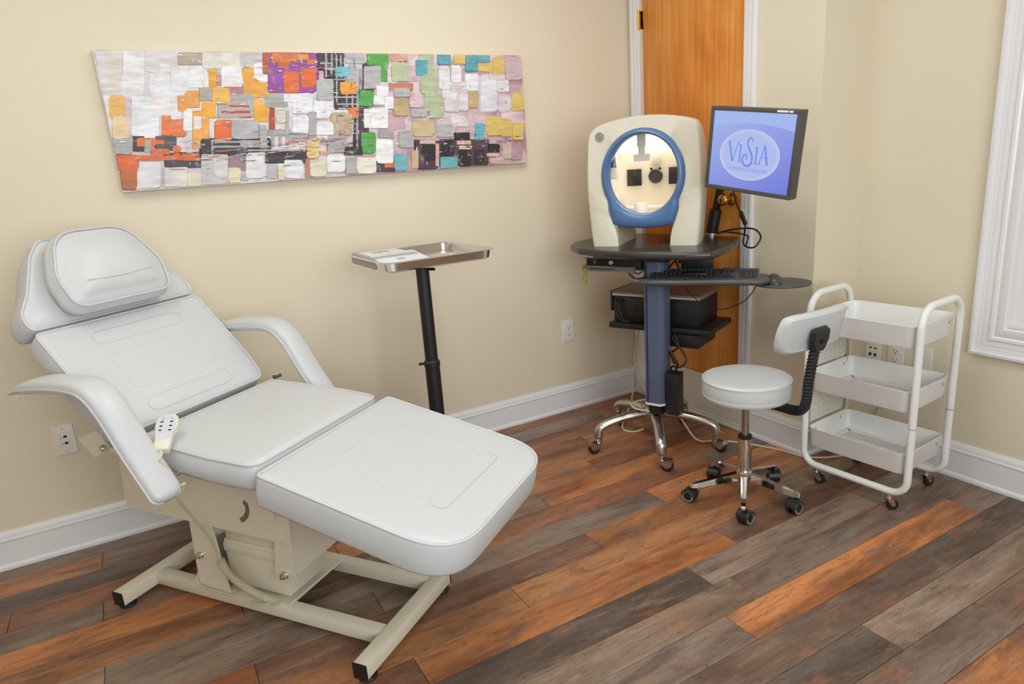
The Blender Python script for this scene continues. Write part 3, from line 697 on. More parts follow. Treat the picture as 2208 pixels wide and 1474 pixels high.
MB().box(-.155, .11, -.088, .11, .205, .238, .003).build('housing_band', M_c, ho)
MB().box(-.157, -.15, -.06, .08, .1, .35).build('housing_gap', M_dark, ho)
# floor frame
MB().box(-.52, .47, -.112, -.070, .018, .062, .002).build('floor_rail', M_c, ch)
MB().box(-.52, .47, .163, .203, .018, .062, .002).build('floor_rail', M_c, ch)
for ux in (-.525, .495):
    cb_ = MB().box(ux-.023, ux+.023, -.243, .236, .016, .064, .002).build('cross_bar', M_c, ch)
    for sd, y in ((-1, -.243), (1, .236)):
        MB().box(ux-.0245, ux+.0245, y-.004 if sd < 0 else y, y if sd < 0 else y+.004, .0145, .0655, .001).build('end_cap', M_blackp, cb_)
        MB().lathe([(0,.0),(.027,.0),(.028,.004),(.024,.009),(.008,.011),(.008,.017),(0,.017)], 20, 'Z', (ux, y-sd*.028, 0)).build('levelling_foot', M_rubber, cb_)
MB().box(-.16, .11, -.1, .165, .056, .066).build('motor_plate', M_c, ch)
for x in (-.07, .01): MB().lathe([(0,.066),(.006,.066),(.005,.0685),(0,.069)], 10, 'Z', (x, -.091, -.003)).build('screw', M_chrome, ch)

# hand control with coiled lead
rc = thing('hand_control', tuple(Matrix.Translation((.8589,-2.2762,0)) @ rotz(CH_RZ) @ Vector((-.075, -.262, .70))), CH_RZ, 'cream corded hand control with dark buttons hanging on the treatment chair', 'remote control')
TL = tr(.075, .262, -.70)
X = Vector((.42, -.62, -.40)).normalized()       # points down along the control
Zn = Vector((.35, -.35, .87)); Zn = (Zn - X*X.dot(Zn)).normalized(); Yn = Zn.cross(X)
Fr = frame((.0, .0, .012), X, Yn, Zn)
body = roundpoly([(.068,-.021),(.068,.021),(.0,.023),(-.012,.03),(-.05,.03),(-.066,.016),(-.066,-.016),(-.05,-.03),(-.012,-.03),(.0,-.023)], [.003,.003,.01,.012,.016,.014,.014,.016,.012,.01], 4)
mb = MB(); mb.M = Fr; mb.prism(body, -.010, .012, .003); rb = mb.build('control_body', mat('cream_plastic', 'd9d6c4', .4), rc)
mb = MB(); mb.M = Fr; mb.prism(inset(roundpoly([(.03,-.02),(.03,.02),(-.012,.026),(-.05,.026),(-.06,.012),(-.06,-.012),(-.05,-.026),(-.012,-.026)], .006, 3), 0), .0118, .0126); mb.build('control_label', mat('grey_label', 'c9ccd2', .5), rb)
for i, xx in enumerate((-.034, -.018, -.002)):
    for yy in (-.013, .013):
        mb = MB(); mb.M = Fr @ tr(xx, yy, .0126); mb.prism([(.003,0),(0,.0055),(-.003,0),(0,-.0055)], 0, .0008); mb.build('button', M_dark, rb)
for xx in (-.05, -.043):
    for yy in (-.011, .011):
        mb = MB(); mb.M = Fr @ tr(xx, yy, .0126); mb.lathe([(0,0),(.0014,0),(.0014,.0005),(0,.0005)], 8); mb.build('indicator', M_dark, rb)
mb = MB(); mb.M = Fr
for k in range(5): mb.lathe([(0,-.002),(.007-.0007*k,-.002),(.007-.0007*k,.002),(0,.002)], 10, 'X', (.072+.0055*k, 0, 0))
mb.build('strain_relief', mat('cream_plastic', 'd9d6c4'), rb)
def chp(pts): return [tuple(TL @ Vector(p)) for p in pts]
e0 = Fr @ Vector((.098, 0, 0)); e0 = tuple(TL.inverted() @ e0)
M_lead = mat('beige_coil_lead', 'c3bb9d', .45)
MB().tube(chp(smooth([e0, (-.01,-.325,.63), (.005,-.335,.575), (-.055,-.25,.44), (-.09,-.18,.32), (-.115,-.14,.215)], 8)), .0042, 8).build('lead', M_lead, rc)
coil = smooth([(-.115,-.14,.212), (-.098,-.135,.165), (-.055,-.125,.118), (.01,-.117,.088), (.075,-.112,.078)], 20)
MB().tube(chp(coil), [(.0145 if k % 2 else .0105) for k in range(len(coil))], 10).build('coiled_lead', M_lead, rc, 15)
MB().tube(chp(smooth([(.075,-.112,.078),(.02,-.135,.069),(-.03,-.13,.0675),(-.035,-.11,.085),(-.05,-.1045,.1)], 6)), .0038, 6).build('lead', M_lead, rc)
MB().tube(chp(smooth([(-.05,-.1048,.105),(-.1,-.122,.0695),(-.18,-.125,.067),(-.255,-.122,.068),(-.28,-.117,.085),(-.284,-.1,.11)], 6)), .0038, 6).build('lead', M_lead, rc)
# cord hook: chrome pin and ring on the seat side
rg = MB().cyl((.0,-.29,.578),(.0,-.325,.578),.004).lathe([(.011,-.329),(.017,-.329),(.019,-.325),(.017,-.321),(.011,-.321)], 18, 'Y', (.004, 0, .578)).build('cord_ring', mat('cream_plastic', 'd9d6c4'), ch)

# ------------------------------------------------------------------ instrument stand, tray and what lies on it
TZ = 1.045
st = thing('tray_stand', (.47, -1.50, 0), 0, 'black tubular stand holding the steel tray beside the chair', 'stand')
MB().cyl((0,0,.03), (0,0,.60), .032, n=24).build('lower_tube', M_blackp, st)
MB().cyl((0,0,.59), (0,0,TZ-.02), .0275, n=24).build('upper_tube', M_blackp, st)
MB().lathe([(.028,.585),(.0345,.585),(.0345,.605),(.028,.612)], 24).build('collar', M_blackp, st)
MB().cyl((-.02,-.03,.595),(-.03,-.048,.595),.006).build('lock_knob', M_blackp, st)
bs = MB()
for a in (0, PI/2, PI, 3*PI/2):
    bs.M = rotz(a + .3); bs.box(.0, .2, -.02, .02, .012, .04, .005)
bs.M = None; bs.build('base', M_blackp, st)
for a in (0, PI/2, PI, 3*PI/2):
    x, y = .185*math.cos(a+.3), .185*math.sin(a+.3)
    MB().lathe([(0,0),(.018,0),(.018,.012),(0,.012)], 14, 'Z', (x, y, 0)).build('foot_pad', M_rubber, st)
MB().box(-.10, .10, -.11, .11, TZ-.022, TZ-.014, .002).build('tray_support', M_blackp, st)
MB().cyl((.02,.02,TZ-.045),(.045,.035,TZ-.045),.006).build('thumb_screw', M_blackp, st)
tray = thing('instrument_tray', (.455, -1.495, TZ-.014), math.radians(1.5), 'shallow polished steel tray on the black stand', 'tray')
to = roundpoly([(-.222,-.238),(.222,-.238),(.222,.238),(-.222,.238)], .055, 8)
ti = inset(to, .014); tb = inset(to, .024)
rs = [[(x,y,.038) for x,y in inset(to,-.006)], [(x,y,.041) for x,y in inset(to,-.002)], [(x,y,.041) for x,y in inset(to,.008)], [(x,y,.038) for x,y in inset(to,.013)],
      [(x,y,.008) for x,y in inset(to,.020)], [(x,y,.002) for x,y in inset(to,.03)]]
tm = MB().rings(rs, cap0=False)
rs2 = [[(x,y,.038) for x,y in inset(to,-.006)], [(x,y,.036) for x,y in inset(to,.004)], [(x,y,.036) for x,y in inset(to,.011)], [(x,y,.006) for x,y in inset(to,.018)], [(x,y,0) for x,y in inset(to,.028)]]
tm.rings(rs2, cap0=False)
tm.build('tray_body', M_steel, tray, 40)
tw_ = Matrix.Translation((.455,-1.495,TZ-.014)) @ rotz(math.radians(1.5))
dv = thing('skin_care_device', tuple(tw_ @ Vector((-.01,-.135,.002))), math.radians(1.5), 'grey handheld-treatment console with white display panel at the left end of the tray', 'console')
M_gp = mat('silver_grey_plastic', '9c9c9a', .35)
MB().box(-.19,.09,-.095,.10,0,.046,.012,3).build('console_body', M_gp, dv)
pn = MB().box(-.155,-.0,-.078,.085,.0455,.0475,.0008).build('display_panel', mat('white_panel', 'dcdee2', .35), dv)
MB().box(-.105,-.055,-.04,.03,.0474,.048).build('display', mat('lcd_grey', '9a9284', .3), pn)
for y in (-.02, .02, .055): MB().lathe([(0,.0474),(.006,.0474),(.005,.0484),(0,.0484)], 12, 'Z', (-.035 if y < .05 else -.075, y, 0)).build('button', M_gp, pn)
mb = MB(); mb.M = tr(.06,0,.030) @ Matrix.Rotation(math.radians(7), 4, 'Y'); mb.box(-.055,.115,-.088,.105,.013,.0145,.0005); mb.build('front_lid', mat('white_lid', 'd6dae2', .3), dv)
mb = MB(); mb.M = tr(.06,0,.030) @ Matrix.Rotation(math.radians(7), 4, 'Y'); mb.box(.055,.075,-.012,.02,.0145,.0148); mb.build('lid_mark', M_gp, dv)
def wand(y, a, lab):
    t = thing('treatment_wand', tuple(tw_ @ Vector((.10, y, .012))), math.radians(a), lab, 'wand', 'treatment wands lying in the tray')
    MB().lathe([(0,-.08),(.006,-.078),(.008,-.04),(.0085,.03),(.006,.06),(.004,.075),(0,.077)], 14, 'Y', (0,0,0)).build('handle', M_steel, t)
    MB().lathe([(.0065,.048),(.0088,.05),(.0088,.058),(.0065,.06)], 14, 'Y').build('ring', M_chrome, t)
wand(.045, 118, 'thin steel wand next to the console in the tray')
wand(.10, 75, 'thin steel wand at the middle of the tray')
pdk = MB().prism(roundpoly([(-.04,-.06),(.04,-.06),(.04,.06),(-.04,.06)], .012, 4), 0, .012, .003)  # flat pad added to draw the dark reflection in the polished tray
pad_o = pdk.build('reflection_pad', mat('navy_reflection', '3c434c', .4), None); pad_o.location = tw_ @ Vector((.06, .155, .0022)); tag(pad_o, 'added dark blue-grey pad imitating a dark reflection at the right end of the steel tray', 'pad')
# ------------------------------------------------------------------ workstation cart
WO = (.671, -.445, 0); WR = math.radians(24)
WM = Matrix.Translation(WO) @ rotz(WR)
def wpos(a, b, z): return tuple(WM @ Vector((a, b, z)))
wk = thing('workstation_cart', WO, WR, 'wheeled workstation cart with blue column and dark shelves in front of the door', 'cart')
M_blue = mat('blue_grey_column', '59657f', .38, var=.02)
M_table = mat('dark_tabletop_laminate', '35312f', .24, var=.05, spec=.6)
M_tray_grey = mat('dark_grey_plastic', '4a4a4c', .38, var=.03)
def caster(parent, x, y, steer, kind, top):
    """swivel caster; wheel plane turned by steer"""
    R_ = tr(x, y, 0) @ rotz(steer)
    if kind == 'chrome':
        mb = MB(); mb.M = R_
        mb.cyl((0,0,top-.004),(0,0,top-.028),.0175,.016,16)
        for s in (-1, 1):
            mb.rings([[(-.014, s*.0155, top-.03),(.018, s*.0155, top-.03),(.054, s*.0155, .056),(.05, s*.0155, .028),(.010, s*.0155, .026)],
                      [(-.014, s*.0175, top-.03),(.018, s*.0175, top-.03),(.054, s*.0175, .056),(.05, s*.0175, .028),(.010, s*.0175, .026)]])
        mb.rings([[(-.012,-.0175,top-.028),(-.012,.0175,top-.028),(-.012,.0175,top-.032),(-.012,-.0175,top-.032)],
                  [(.018,-.0175,top-.028),(.018,.0175,top-.028),(.014,.0175,top-.034),(.014,-.0175,top-.034)],
                  [(.05,-.0175,.062),(.05,.0175,.062),(.046,.0175,.058),(.046,-.0175,.058)],
                  [(.054,-.0175,.046),(.054,.0175,.046),(.05,.0175,.046),(.05,-.0175,.046)]])
        o = mb.build('caster', M_chrome, parent)
        mb = MB(); mb.M = R_; mb.lathe([(.0175,top-.004),(.0185,top-.001),(.0185,top+.004),(.016,top+.006)], 18, 'Z'); mb.build('socket_ring', M_rubber, o)
        mb = MB(); mb.M = R_; mb.lathe([(.01,-.0115),(.026,-.0115),(.0305,-.007),(.0315,0),(.0305,.007),(.026,.0115),(.01,.0115)], 24, 'Y', (.026,0,.0316)); mb.build('wheel', M_rubber, o)
        mb = MB(); mb.M = R_; mb.lathe([(0,-.013),(.015,-.013),(.015,.013),(0,.013)], 16, 'Y', (.026,0,.0316)); mb.build('wheel_hub', M_alu, o)
    elif kind == 'twin':
        mb = MB(); mb.M = R_; mb.cyl((0,0,.055),(0,0,top),.008)
        rs = []
        for yy in (-.0075, .0075):
            rs.append([(.015+.0285*math.cos(t), yy, .0285+.0285*math.sin(t)) for t in [math.radians(20+14*k) for k in range(14)]] + [(.0, yy, .02), (.03, yy, .03)])
        mb.rings(rs)
        hood = []
        for yy in (-.026, -.0235, .0235, .026):
            k = 1.0 if abs(yy) < .025 else .93
            hood.append([(.015+.030*k*math.cos(t), yy, .0285+.030*k*math.sin(t)) for t in [math.radians(10+13*q) for q in range(13)]] + [(.015+.022*math.cos(t), yy, .0285+.022*math.sin(t)) for t in [math.radians(166-13*q) for q in range(13)]])
        mb.rings(hood)
        o = mb.build('caster', M_blackp, parent)
        for s in (-1, 1):
            mb = MB(); mb.M = R_; mb.lathe([(.008,s*.006),(.027,s*.006),(.0285,s*.010),(.0285,s*.018),(.0262,s*.0215),(.02,s*.0225),(0,s*.0225)], 24, 'Y', (.015,0,.0286)); wh = mb.build('wheel', M_rubber, o)
            mb = MB(); mb.M = R_; mb.lathe([(.0185,s*.0222),(.0185,s*.0238),(.0235,s*.0238),(.0240,s*.0218)], 24, 'Y', (.015,0,.0286)); mb.build('grey_rim', mat('grey_green_ring', '8f9383', .5), o)
    else:
        mb = MB(); mb.M = R_
        mb.cyl((0,0,top),(0,0,top-.012),.012,.013,14); mb.lathe([(.0,top-.012),(.016,top-.012),(.016,top-.017),(.0,top-.018)], 16)
        for s in (-1, 1):
            mb.rings([[(-.014, s*.011, top-.018),(.014, s*.011, top-.018),(.024, s*.011, .022),(.010, s*.011, .016)], [(-.014, s*.0125, top-.018),(.014, s*.0125, top-.018),(.024, s*.0125, .022),(.010, s*.0125, .016)]])
        mb.cyl((.016,-.013,.022),(.016,.013,.022),.005)
        o = mb.build('caster', M_alu, parent)
        mb = MB(); mb.M = R_; mb.lathe([(.006,-.0095),(.020,-.0095),(.0215,-.006),(.0215,.006),(.020,.0095),(.006,.0095)], 20, 'Y', (.016,0,.0216)); mb.build('wheel', M_rubber, o)
    return o
# star base
MB().lathe([(0,.155),(.05,.15),(.062,.165),(.06,.185),(.045,.2),(0,.2)], 28).build('hub', M_alu, wk, 50)
for k in range(5):
    a = math.radians(-108 + 72*k) - WR
    d = Vector((math.cos(a), math.sin(a), 0))
    pts = smooth([tuple(d*r+Vector((0,0,z))) for r, z in ((.03,.172),(.10,.170),(.18,.160),(.25,.142),(.283,.125),(.292,.10),(.292,.084))], 5)
    MB().tube(pts, [.026]*8+[.0235]*(len(pts)-8), 14, flat=(.85,1.0)).build('base_leg', M_alu, wk, 60)
    caster(wk, d.x*.292, d.y*.292, a + (0.2, 1.15, -.55, .9, -1.3)[k], 'chrome', .082)
# column
co = [(.008,-.10),(.076,-.10),(.090,-.078),(.090,-.012),(.076,-.004),(.008,-.004),(-.004,-.012),(-.004,-.09)]
clm = MB().prism(roundpoly(co, .006, 3), .252, .955, .002).build('column', M_blue, wk)
MB().prism(roundpoly([(x*1.0+.0,y) for x,y in inset(co,-.004)], .012, 4), .243, .253, .002).build('base_ring', M_plate, clm)
MB().prism(inset(co,.012), .195, .245).build('column_foot', M_blackp, clm)
MB().prism([(.009,-.1015),(.018,-.1015),(.018,-.0995),(.009,-.0995)], .256, .95).build('edge_strip', mat('blue_dark_edge', '2f3b5a', .35), clm)
# table top with a dropped bullnose front
tt = roundpoly([(-.455,.06),(-.40,-.07),(-.30,-.165),(-.137,-.222),(.06,-.25),(.25,-.235),(.352,-.19),(.362,0),(.33,.20),(.30,.305),(-.25,.42),(-.42,.30)], [.05,.05,.1,.1,.1,.1,.03,.1,.06,.05,.1,.06], 5)
MB().prism(tt, .958, .99, .013, 4).build('table_top', M_table, wk, 50)
MB().box(-.05,.12,-.13,.03,.93,.96,.003).build('table_bracket', M_blackp, wk)
# shelf for the printer
MB().box(-.245,.27,.01,.30,.572,.60,.006).build('printer_shelf', M_blackp, wk)
MB().box(.02,.22,.0,.22,.512,.572,.003).build('shelf_bracket', M_blackp, wk)
# keyboard mechanism and tray
KR = math.radians(41) - WR
def KM(z=0.0): return rotz(KR) @ tr(0, 0, z)
mb = MB(); mb.M = KM(); mb.box(.13,.27,-.02,.05,.872,.962,.004).box(.15,.25,-.16,.0,.872,.882,.002).box(.115,.13,0,.02,.90,.915,.003); mb.build('tray_mechanism', M_blackp, wk)
mb = MB(); mb.M = KM(); mb.prism(roundpoly([(-.03,-.205),(.02,-.235),(.47,-.225),(.505,-.19),(.50,-.02),(-.03,-.02)], .03, 5), .842, .852, .003); kt = mb.build('keyboard_tray', M_tray_grey, wk)
pr_ = smooth([(-.018,-.205,.858),(.02,-.235,.857),(.10,-.243,.857),(.25,-.238,.857),(.40,-.243,.857),(.47,-.235,.857),(.498,-.205,.857)], 5)
mb = MB(); mb.M = KM(); mb.tube(pr_, [.010]+[.0165]*(len(pr_)-2)+[.010], 14, flat=(.9,1.25)); mb.build('palm_rest', M_tray_grey, kt, 60)
mb = MB(); mb.M = KM(); mb.prism([(.553+.115*math.cos(2*PI*k/36), -.160+.105*math.sin(2*PI*k/36)) for k in range(36)], .832, .842, .004); mp_ = mb.build('mouse_platform', M_tray_grey, wk, 50)
mb = MB(); mb.M = KM(); mb.box(.42,.50,-.13,-.09,.834,.846); mb.build('platform_arm', M_blackp, wk)
mb = MB(); mb.M = KM(); mb.box(.24,.34,-.12,-.06,.828,.844,.004).box(.08,.17,-.12,-.06,.834,.844,.003); mb.build('tray_clamp', M_blackp, wk)
mb = MB(); mb.M = KM(); mb.tube(smooth([(.455,-.18,.835),(.43,-.13,.78),(.385,-.06,.725),(.30,-.02,.69),(.22,-.06,.73),(.175,-.12,.79),(.155,-.15,.83)], 6), .0022, 6); mb.build('tray_cable', M_blackcord, wk)
# power brick and cords on the column
pw = thing('power_supply', wpos(.107, -.055, .20), WR, 'black power supply brick strapped to the blue column', 'power supply')
MB().box(-.015,.05,-.03,.035,.002,.205,.004).build('brick_body', M_blackp, pw)
MB().box(-.012,.047,-.0305,-.03,.17,.174).build('brick_seam', M_dark, pw)
MB().tube(smooth([(.005,0,.205),(.01,-.005,.235),(.06,-.03,.245),(.085,-.02,.275),(.06,.0,.31),(.03,.01,.34),(.0,.02,.37)], 6), .0045, 7).build('lead', M_blackcord, pw)
MB().tube(smooth([(.02,.01,.205),(.03,.01,.25),(.0,.01,.29),(.035,.015,.33),(.01,.03,.38)], 6), .005, 7).build('lead', M_blackcord, pw)
MB().cyl((.03,-.005,.25),(.005,-.01,.31),.009,n=10).build('ferrite', M_blackcord, pw)

# desktop computer hung under the table
pc = thing('desktop_computer', wpos(-.155, 0, .884), WR, 'small dark desktop computer hung under the workstation table', 'computer')
M_pcg = mat('taupe_plastic', '6f675a', .42)
MB().box(-.13,.15,-.115,.16,.004,.074,.002).build('case', M_blackp, pc)
MB().box(-.137,.13,-.128,-.114,.054,.074,.003).build('front_top_bar', M_pcg, pc)
lb = MB(); lb.rings([[(-.142,-.118,0),(.128,-.118,0),(.128,-.118,.02),(-.137,-.118,.02)], [(-.142,-.14,-.004),(.128,-.14,-.004),(.126,-.13,.02),(-.137,-.13,.02)]]); lb.build('front_lower_bar', M_pcg, pc)
MB().box(-.10,.03,-.1385,-.135,.004,.012,.0005).build('drive_slot', mat('taupe_dark', '4a443c', .5), pc)
gr_ = MB()
for k in range(16): gr_.box(-.075+.0075*k, -.072+.0075*k, -.1185, -.1145, .023, .052)
for k in range(10): gr_.box(.05+.0072*k, .0533+.0072*k, -.1185, -.1145, .023, .052)
for k in range(5): gr_.box(.05, .118, -.1187, -.1145, .025+.006*k, .027+.006*k)
gr_.build('grille', mat('grille_dark', '26262a', .5), pc)
MB().lathe([(0,-.126),(.010,-.126),(.0125,-.123),(.0125,-.114),(0,-.114)], 24, 'Y', (.005,0,.037)).build('power_button', M_alu, pc)
for z in (.032, .042): MB().lathe([(0,-.118),(.0035,-.118),(.0035,-.114),(0,-.114)], 12, 'Y', (-.083,0,z)).build('socket', mat('socket_grey', '8a8a8a', .4), pc)
MB().box(-.137,-.085,-.1295,-.128,.06,.071).build('sticker', M_plate, pc)
MB().box(-.112,-.107,-.1298,-.1295,.062,.069).build('sticker_print', M_dark, pc)
MB().box(-.122,-.112,-.121,-.1145,.028,.045).build('usb_stick', M_blackp, pc)
ky = thing('keychain', wpos(-.278, -.142, .905), WR, 'yellow-green coiled wrist keychain hanging from the desktop computer', 'keychain')
MB().tube([(.011*math.cos(t), .003*math.sin(t), -.004+.0125*math.sin(t)) for t in [2*PI*k/16 for k in range(16)]], .0012, 6, closed=True).build('split_ring', M_chrome, ky)
hel = []
for k in range(220):
    t = 2*PI*k/220; cx, cz = .0085*math.cos(t), -.052+.034*math.sin(t)
    q = t*24; rr = .0042
    hel.append((cx + rr*math.cos(q)*math.cos(t), rr*math.sin(q), cz + rr*math.cos(q)*math.sin(t)))
MB().tube(hel, .0018, 5, closed=True).build('coil', mat('olive_plastic', '9a9a1e', .4), ky)

# printer on the shelf
pn_ = thing('printer', wpos(-.01, .17, .60), WR, 'black boxy printer with taupe lid on the cart shelf behind the column', 'printer')
MB().box(-.225,.215,-.12,.12,.0,.128,.006).build('printer_body', M_blackp, pn_)
lid = MB().box(-.23,.222,-.128,.125,.128,.150,.005).build('lid', mat('taupe_lid', '7d6f60', .3), pn_)
MB().box(-.226,.218,-.1295,-.1265,.130,.139,.001).build('lid_edge', mat('cream_edge', 'c9bfa8', .35), lid)
MB().box(-.15,.14,-.1225,-.119,.02,.118,.002).build('rear_door', mat('black_plastic_b', '1f1f21', .38), pn_)
for x in (-.10, .105): MB().lathe([(.0,-.1235),(.011,-.1235),(.0125,-.1215),(.0125,-.12),(0,-.12)], 18, 'Y', (x,0,.062)).build('latch', M_dark, pn_)
MB().box(-.24,-.225,-.125,.10,.05,.15,.003).build('side_flap', M_blackp, pn_)
for x in (-.21, -.186): MB().box(x-.006,x+.012,-.128,-.119,.10,.115,.002).build('plug', M_blackcord, pn_)
for x, e in ((-.208, -.18), (-.186, -.16)):
    MB().tube(smooth([(x,-.125,.105),(x-.004,-.136,.09),(x+.004,-.132,.04),(e,-.128,.006),(e+.03,-.13,.004)], 5), .0035, 6).build('lead', mat('grey_lead', '3a3a3c', .45), pn_)

# ------------------------------------------------------------------ facial imaging machine
DR = math.radians(36)
im = thing('facial_imaging_machine', (WO[0], WO[1], .99), DR, 'cream booth-shaped facial imaging machine with blue oval opening on the cart', 'imaging machine')
M_shell = mat('ivory_shell', 'd8d2c0', .34, var=.01)
M_cham = mat('chamber_ivory', 'efe4d2', .5, var=.01)
M_bez = mat('blue_bezel', '4d6f9c', .3, var=.02)
A0 = -.028
outer = smooth([(-.240,0),(-.248,.08),(-.256,.2),(-.258,.3),(-.252,.42),(-.242,.50),(-.217,.526),(-.18,.543),(-.09,.560),(0,.566),(.09,.560),(.18,.543),(.228,.526),(.242,.50),(.252,.42),(.258,.3),(.256,.2),(.248,.08),(.240,0)], 5)
outer = [(x[0]+A0, x[1]) for x in outer]
RCZ = .313
inner = [(-.118,0),(-.121,.04),(-.130,.08),(-.142,.12),(-.157,.165)] + [(.186*math.cos(t), RCZ+.199*math.sin(t)) for t in [math.radians(213-246*k/24) for k in range(25)]] + [(.157,.165),(.142,.12),(.130,.08),(.121,.04),(.118,0)]
inner = [(x+A0, z) for x, z in inner]
def resample(P, n):
    P = [Vector(p) for p in P]; d = [0]
    for i in range(1, len(P)): d.append(d[-1] + (P[i]-P[i-1]).length)
    out = []; j = 0
    for k in range(n):
        s = d[-1]*k/(n-1)
        while j < len(P)-2 and d[j+1] < s: j += 1
        t = (s-d[j])/max(1e-9, d[j+1]-d[j]); out.append(tuple(P[j].lerp(P[j+1], min(1, t))))
    return out
NS = 73
oo = resample(outer, NS); ii = resample(inner, NS)
def scl(P, k, y): return [((x-A0)*k+A0, y, z*(k if z > .3 else 1 - (1-k)*z/.3*1.0)) for x, z in P]
rs = [[(x, -.02, z) for x, z in ii], [(x, -.046, z) for x, z in ii], [(x, -.05, z) for x, z in [(p[0]+(q[0]-p[0])*.04, p[1]+(q[1]-p[1])*.04) for p, q in zip(ii, oo)]],
      [((p[0]+(q[0]-p[0])*.9), -.052, p[1]+(q[1]-p[1])*.94) for p, q in zip(ii, oo)], [((p[0]+(q[0]-p[0])*.975), -.045, p[1]+(q[1]-p[1])*.985) for p, q in zip(ii, oo)], scl(oo, 1.0, -.03), scl(oo, 1.005, .03),
      scl(oo, .95, .18), scl(oo, .89, .27), scl(oo, .84, .285), [(x, .285, z) for x, z in ii], [(x, -.02, z) for x, z in ii]]
sh = MB().rings(rs, closed=False, cap0=False, cap1=False).build('shell', M_shell, im, 45)
# blue bezel round the opening
bo = [(x, z) for x, z in ii if z > .105]
bo = resample(bo + [(bo[-1][0]-.004, .1), (A0+.09, .086), (A0, .080), (A0-.09, .086), (bo[0][0]+.004, .1), bo[0]], 96)
bi = []
for x, z in bo:
    t = math.atan2(z-RCZ, x-A0); bi.append((A0+.155*math.cos(t), RCZ+.002+.172*math.sin(t)))
def lerp2(k, y): return [(p[0]+(q[0]-p[0])*k, y, p[1]+(q[1]-p[1])*k) for p, q in zip(bo, bi)]
MB().rings([lerp2(-.01,-.045), lerp2(.03,-.058), lerp2(.2,-.066), lerp2(.6,-.070), lerp2(.88,-.064), lerp2(1.0,-.052), lerp2(1.03,-.02), lerp2(.5,-.02), lerp2(-.01,-.045)], cap0=False, cap1=False).build('bezel', M_bez, im, 50)
# chamber
cv_ = [(A0+math.copysign(abs(math.cos(t))**.45, math.cos(t))*.236, .235*abs(math.sin(t))**.45) for t in [PI - PI*k/24 for k in range(25)]]
ct, cb0 = .49, .092
MB().rings([[(x, max(y,-.015), cb0) for x, y in cv_], [(x, max(y,-.015), .16) for x, y in cv_], [((x-A0)*.98+A0, max(y*.97,-.015), .40) for x, y in cv_], [((x-A0)*.72+A0, max(y*.7,-.015), ct) for x, y in cv_]], closed=False, cap0=False, cap1=False).build('chamber', M_cham, im, 60)
MB().rings([[(x, max(y,-.03), cb0) for x, y in cv_], [(x, max(y,-.03), cb0+.004) for x, y in cv_]]).build('chamber_floor', M_cham, im)
mb = MB(); mb.M = tr(A0, 0, 0); mb.rings([[(-.15,.05,.484),(.15,.05,.484),(.19,.205,.412),(-.19,.205,.412)], [(-.15,.05,.481),(.15,.05,.481),(.19,.202,.409),(-.19,.202,.409)]]); mb.build('light_panel', mat('flash_panel', 'fffaf2', .5, emit=4.0), im)
for a_, s_ in ((-.185, -1),):
    MB().box(a_-.02, a_+.03, -.005, .03, .30, .40, .006).build('side_light_box', M_cham, im)
    MB().box(a_-.005, a_+.028, -.008, -.005, .352, .392, .001).build('mirror', M_chrome, im)
MB().box(-.166,-.095,.212,.216,.256,.334,.003).build('lens_window', mat('smoked_window', '2c2824', .25), im)
MB().box(.034,.106,.212,.216,.256,.334,.003).build('lens_window', mat('smoked_window', '2c2824', .25), im)
ln = MB().lathe([(0,.222),(.033,.222),(.034,.214),(.03,.21),(.027,.214),(0,.214)], 28, 'Y', (-.028,0,.296)).build('camera_lens', mat('lens_grey', '56544f', .25, metal=.6), im)
MB().lathe([(0,.2125),(.018,.2125),(.018,.2145),(0,.2145)], 24, 'Y', (-.028,0,.296)).build('lens_glass', mat('lens_glass', '3a3c42', .08), ln)
MB().box(-.043,-.006,.210,.216,.348,.388,.001).build('target_square', mat('grey_target', 'b2ab9c', .6), im)
for x in (-.048, -.007): MB().lathe([(0,.211),(.006,.211),(.006,.216),(0,.216)], 14, 'Y', (x,0,.331)).build('sensor', M_dark, im)
mb = MB(); mb.M = tr(-.045, .02, 0); mb.box(-.02,.02,-.012,.012,.435,.487,.003).box(-.0155,.0155,-.01,.01,.39,.44,.003); mb.rings([[(x, -.012+.0*abs(x), z) for x, z in ((-.034,.372),(.034,.372),(.036,.402),(-.036,.402))], [(x, .012, z) for x, z in ((-.034,.372),(.034,.372),(.036,.402),(-.036,.402))]]); mb.build('forehead_rest', mat('rest_grey', 'cfc8bc', .45), im)
mb = MB(); mb.M = tr(-.05, .01, 0); mb.lathe([(0,.096),(.031,.096),(.0315,.11),(.030,.182),(.026,.188),(.022,.184),(.0,.178)], 28); mb.build('chin_cup', M_cham, im, 50)
MB().tube([(-.05+.125*math.cos(t), .01+.09*math.sin(t), .158) for t in [PI*1.06-PI*1.12*k/20 for k in range(21)]], .009, 8, flat=(1.3,.6)).build('chin_rail', M_cham, im)
bd = MB().lathe([(0,-.057),(.019,-.057),(.0205,-.055),(.0205,-.050),(0,-.05)], 28, 'Y', (-.217,0,.489)); bd.M = None
bdg = bd.build('badge', mat('badge_silver', 'a9a49a', .35, metal=.3), im)
def ring_arc(r, a0, a1, th, nm):
    MB().tube([(-.217+r*math.cos(t), -.0575, .492+r*math.sin(t)) for t in [math.radians(a0+(a1-a0)*k/18) for k in range(19)]], th, 6).build(nm, mat('badge_line', '7b766e', .4), bdg)
ring_arc(.0155, 0, 360, .0008, 'badge_ring'); ring_arc(.0095, 60, 320, .0011, 'badge_swirl'); ring_arc(.005, -120, 170, .0009, 'badge_swirl')
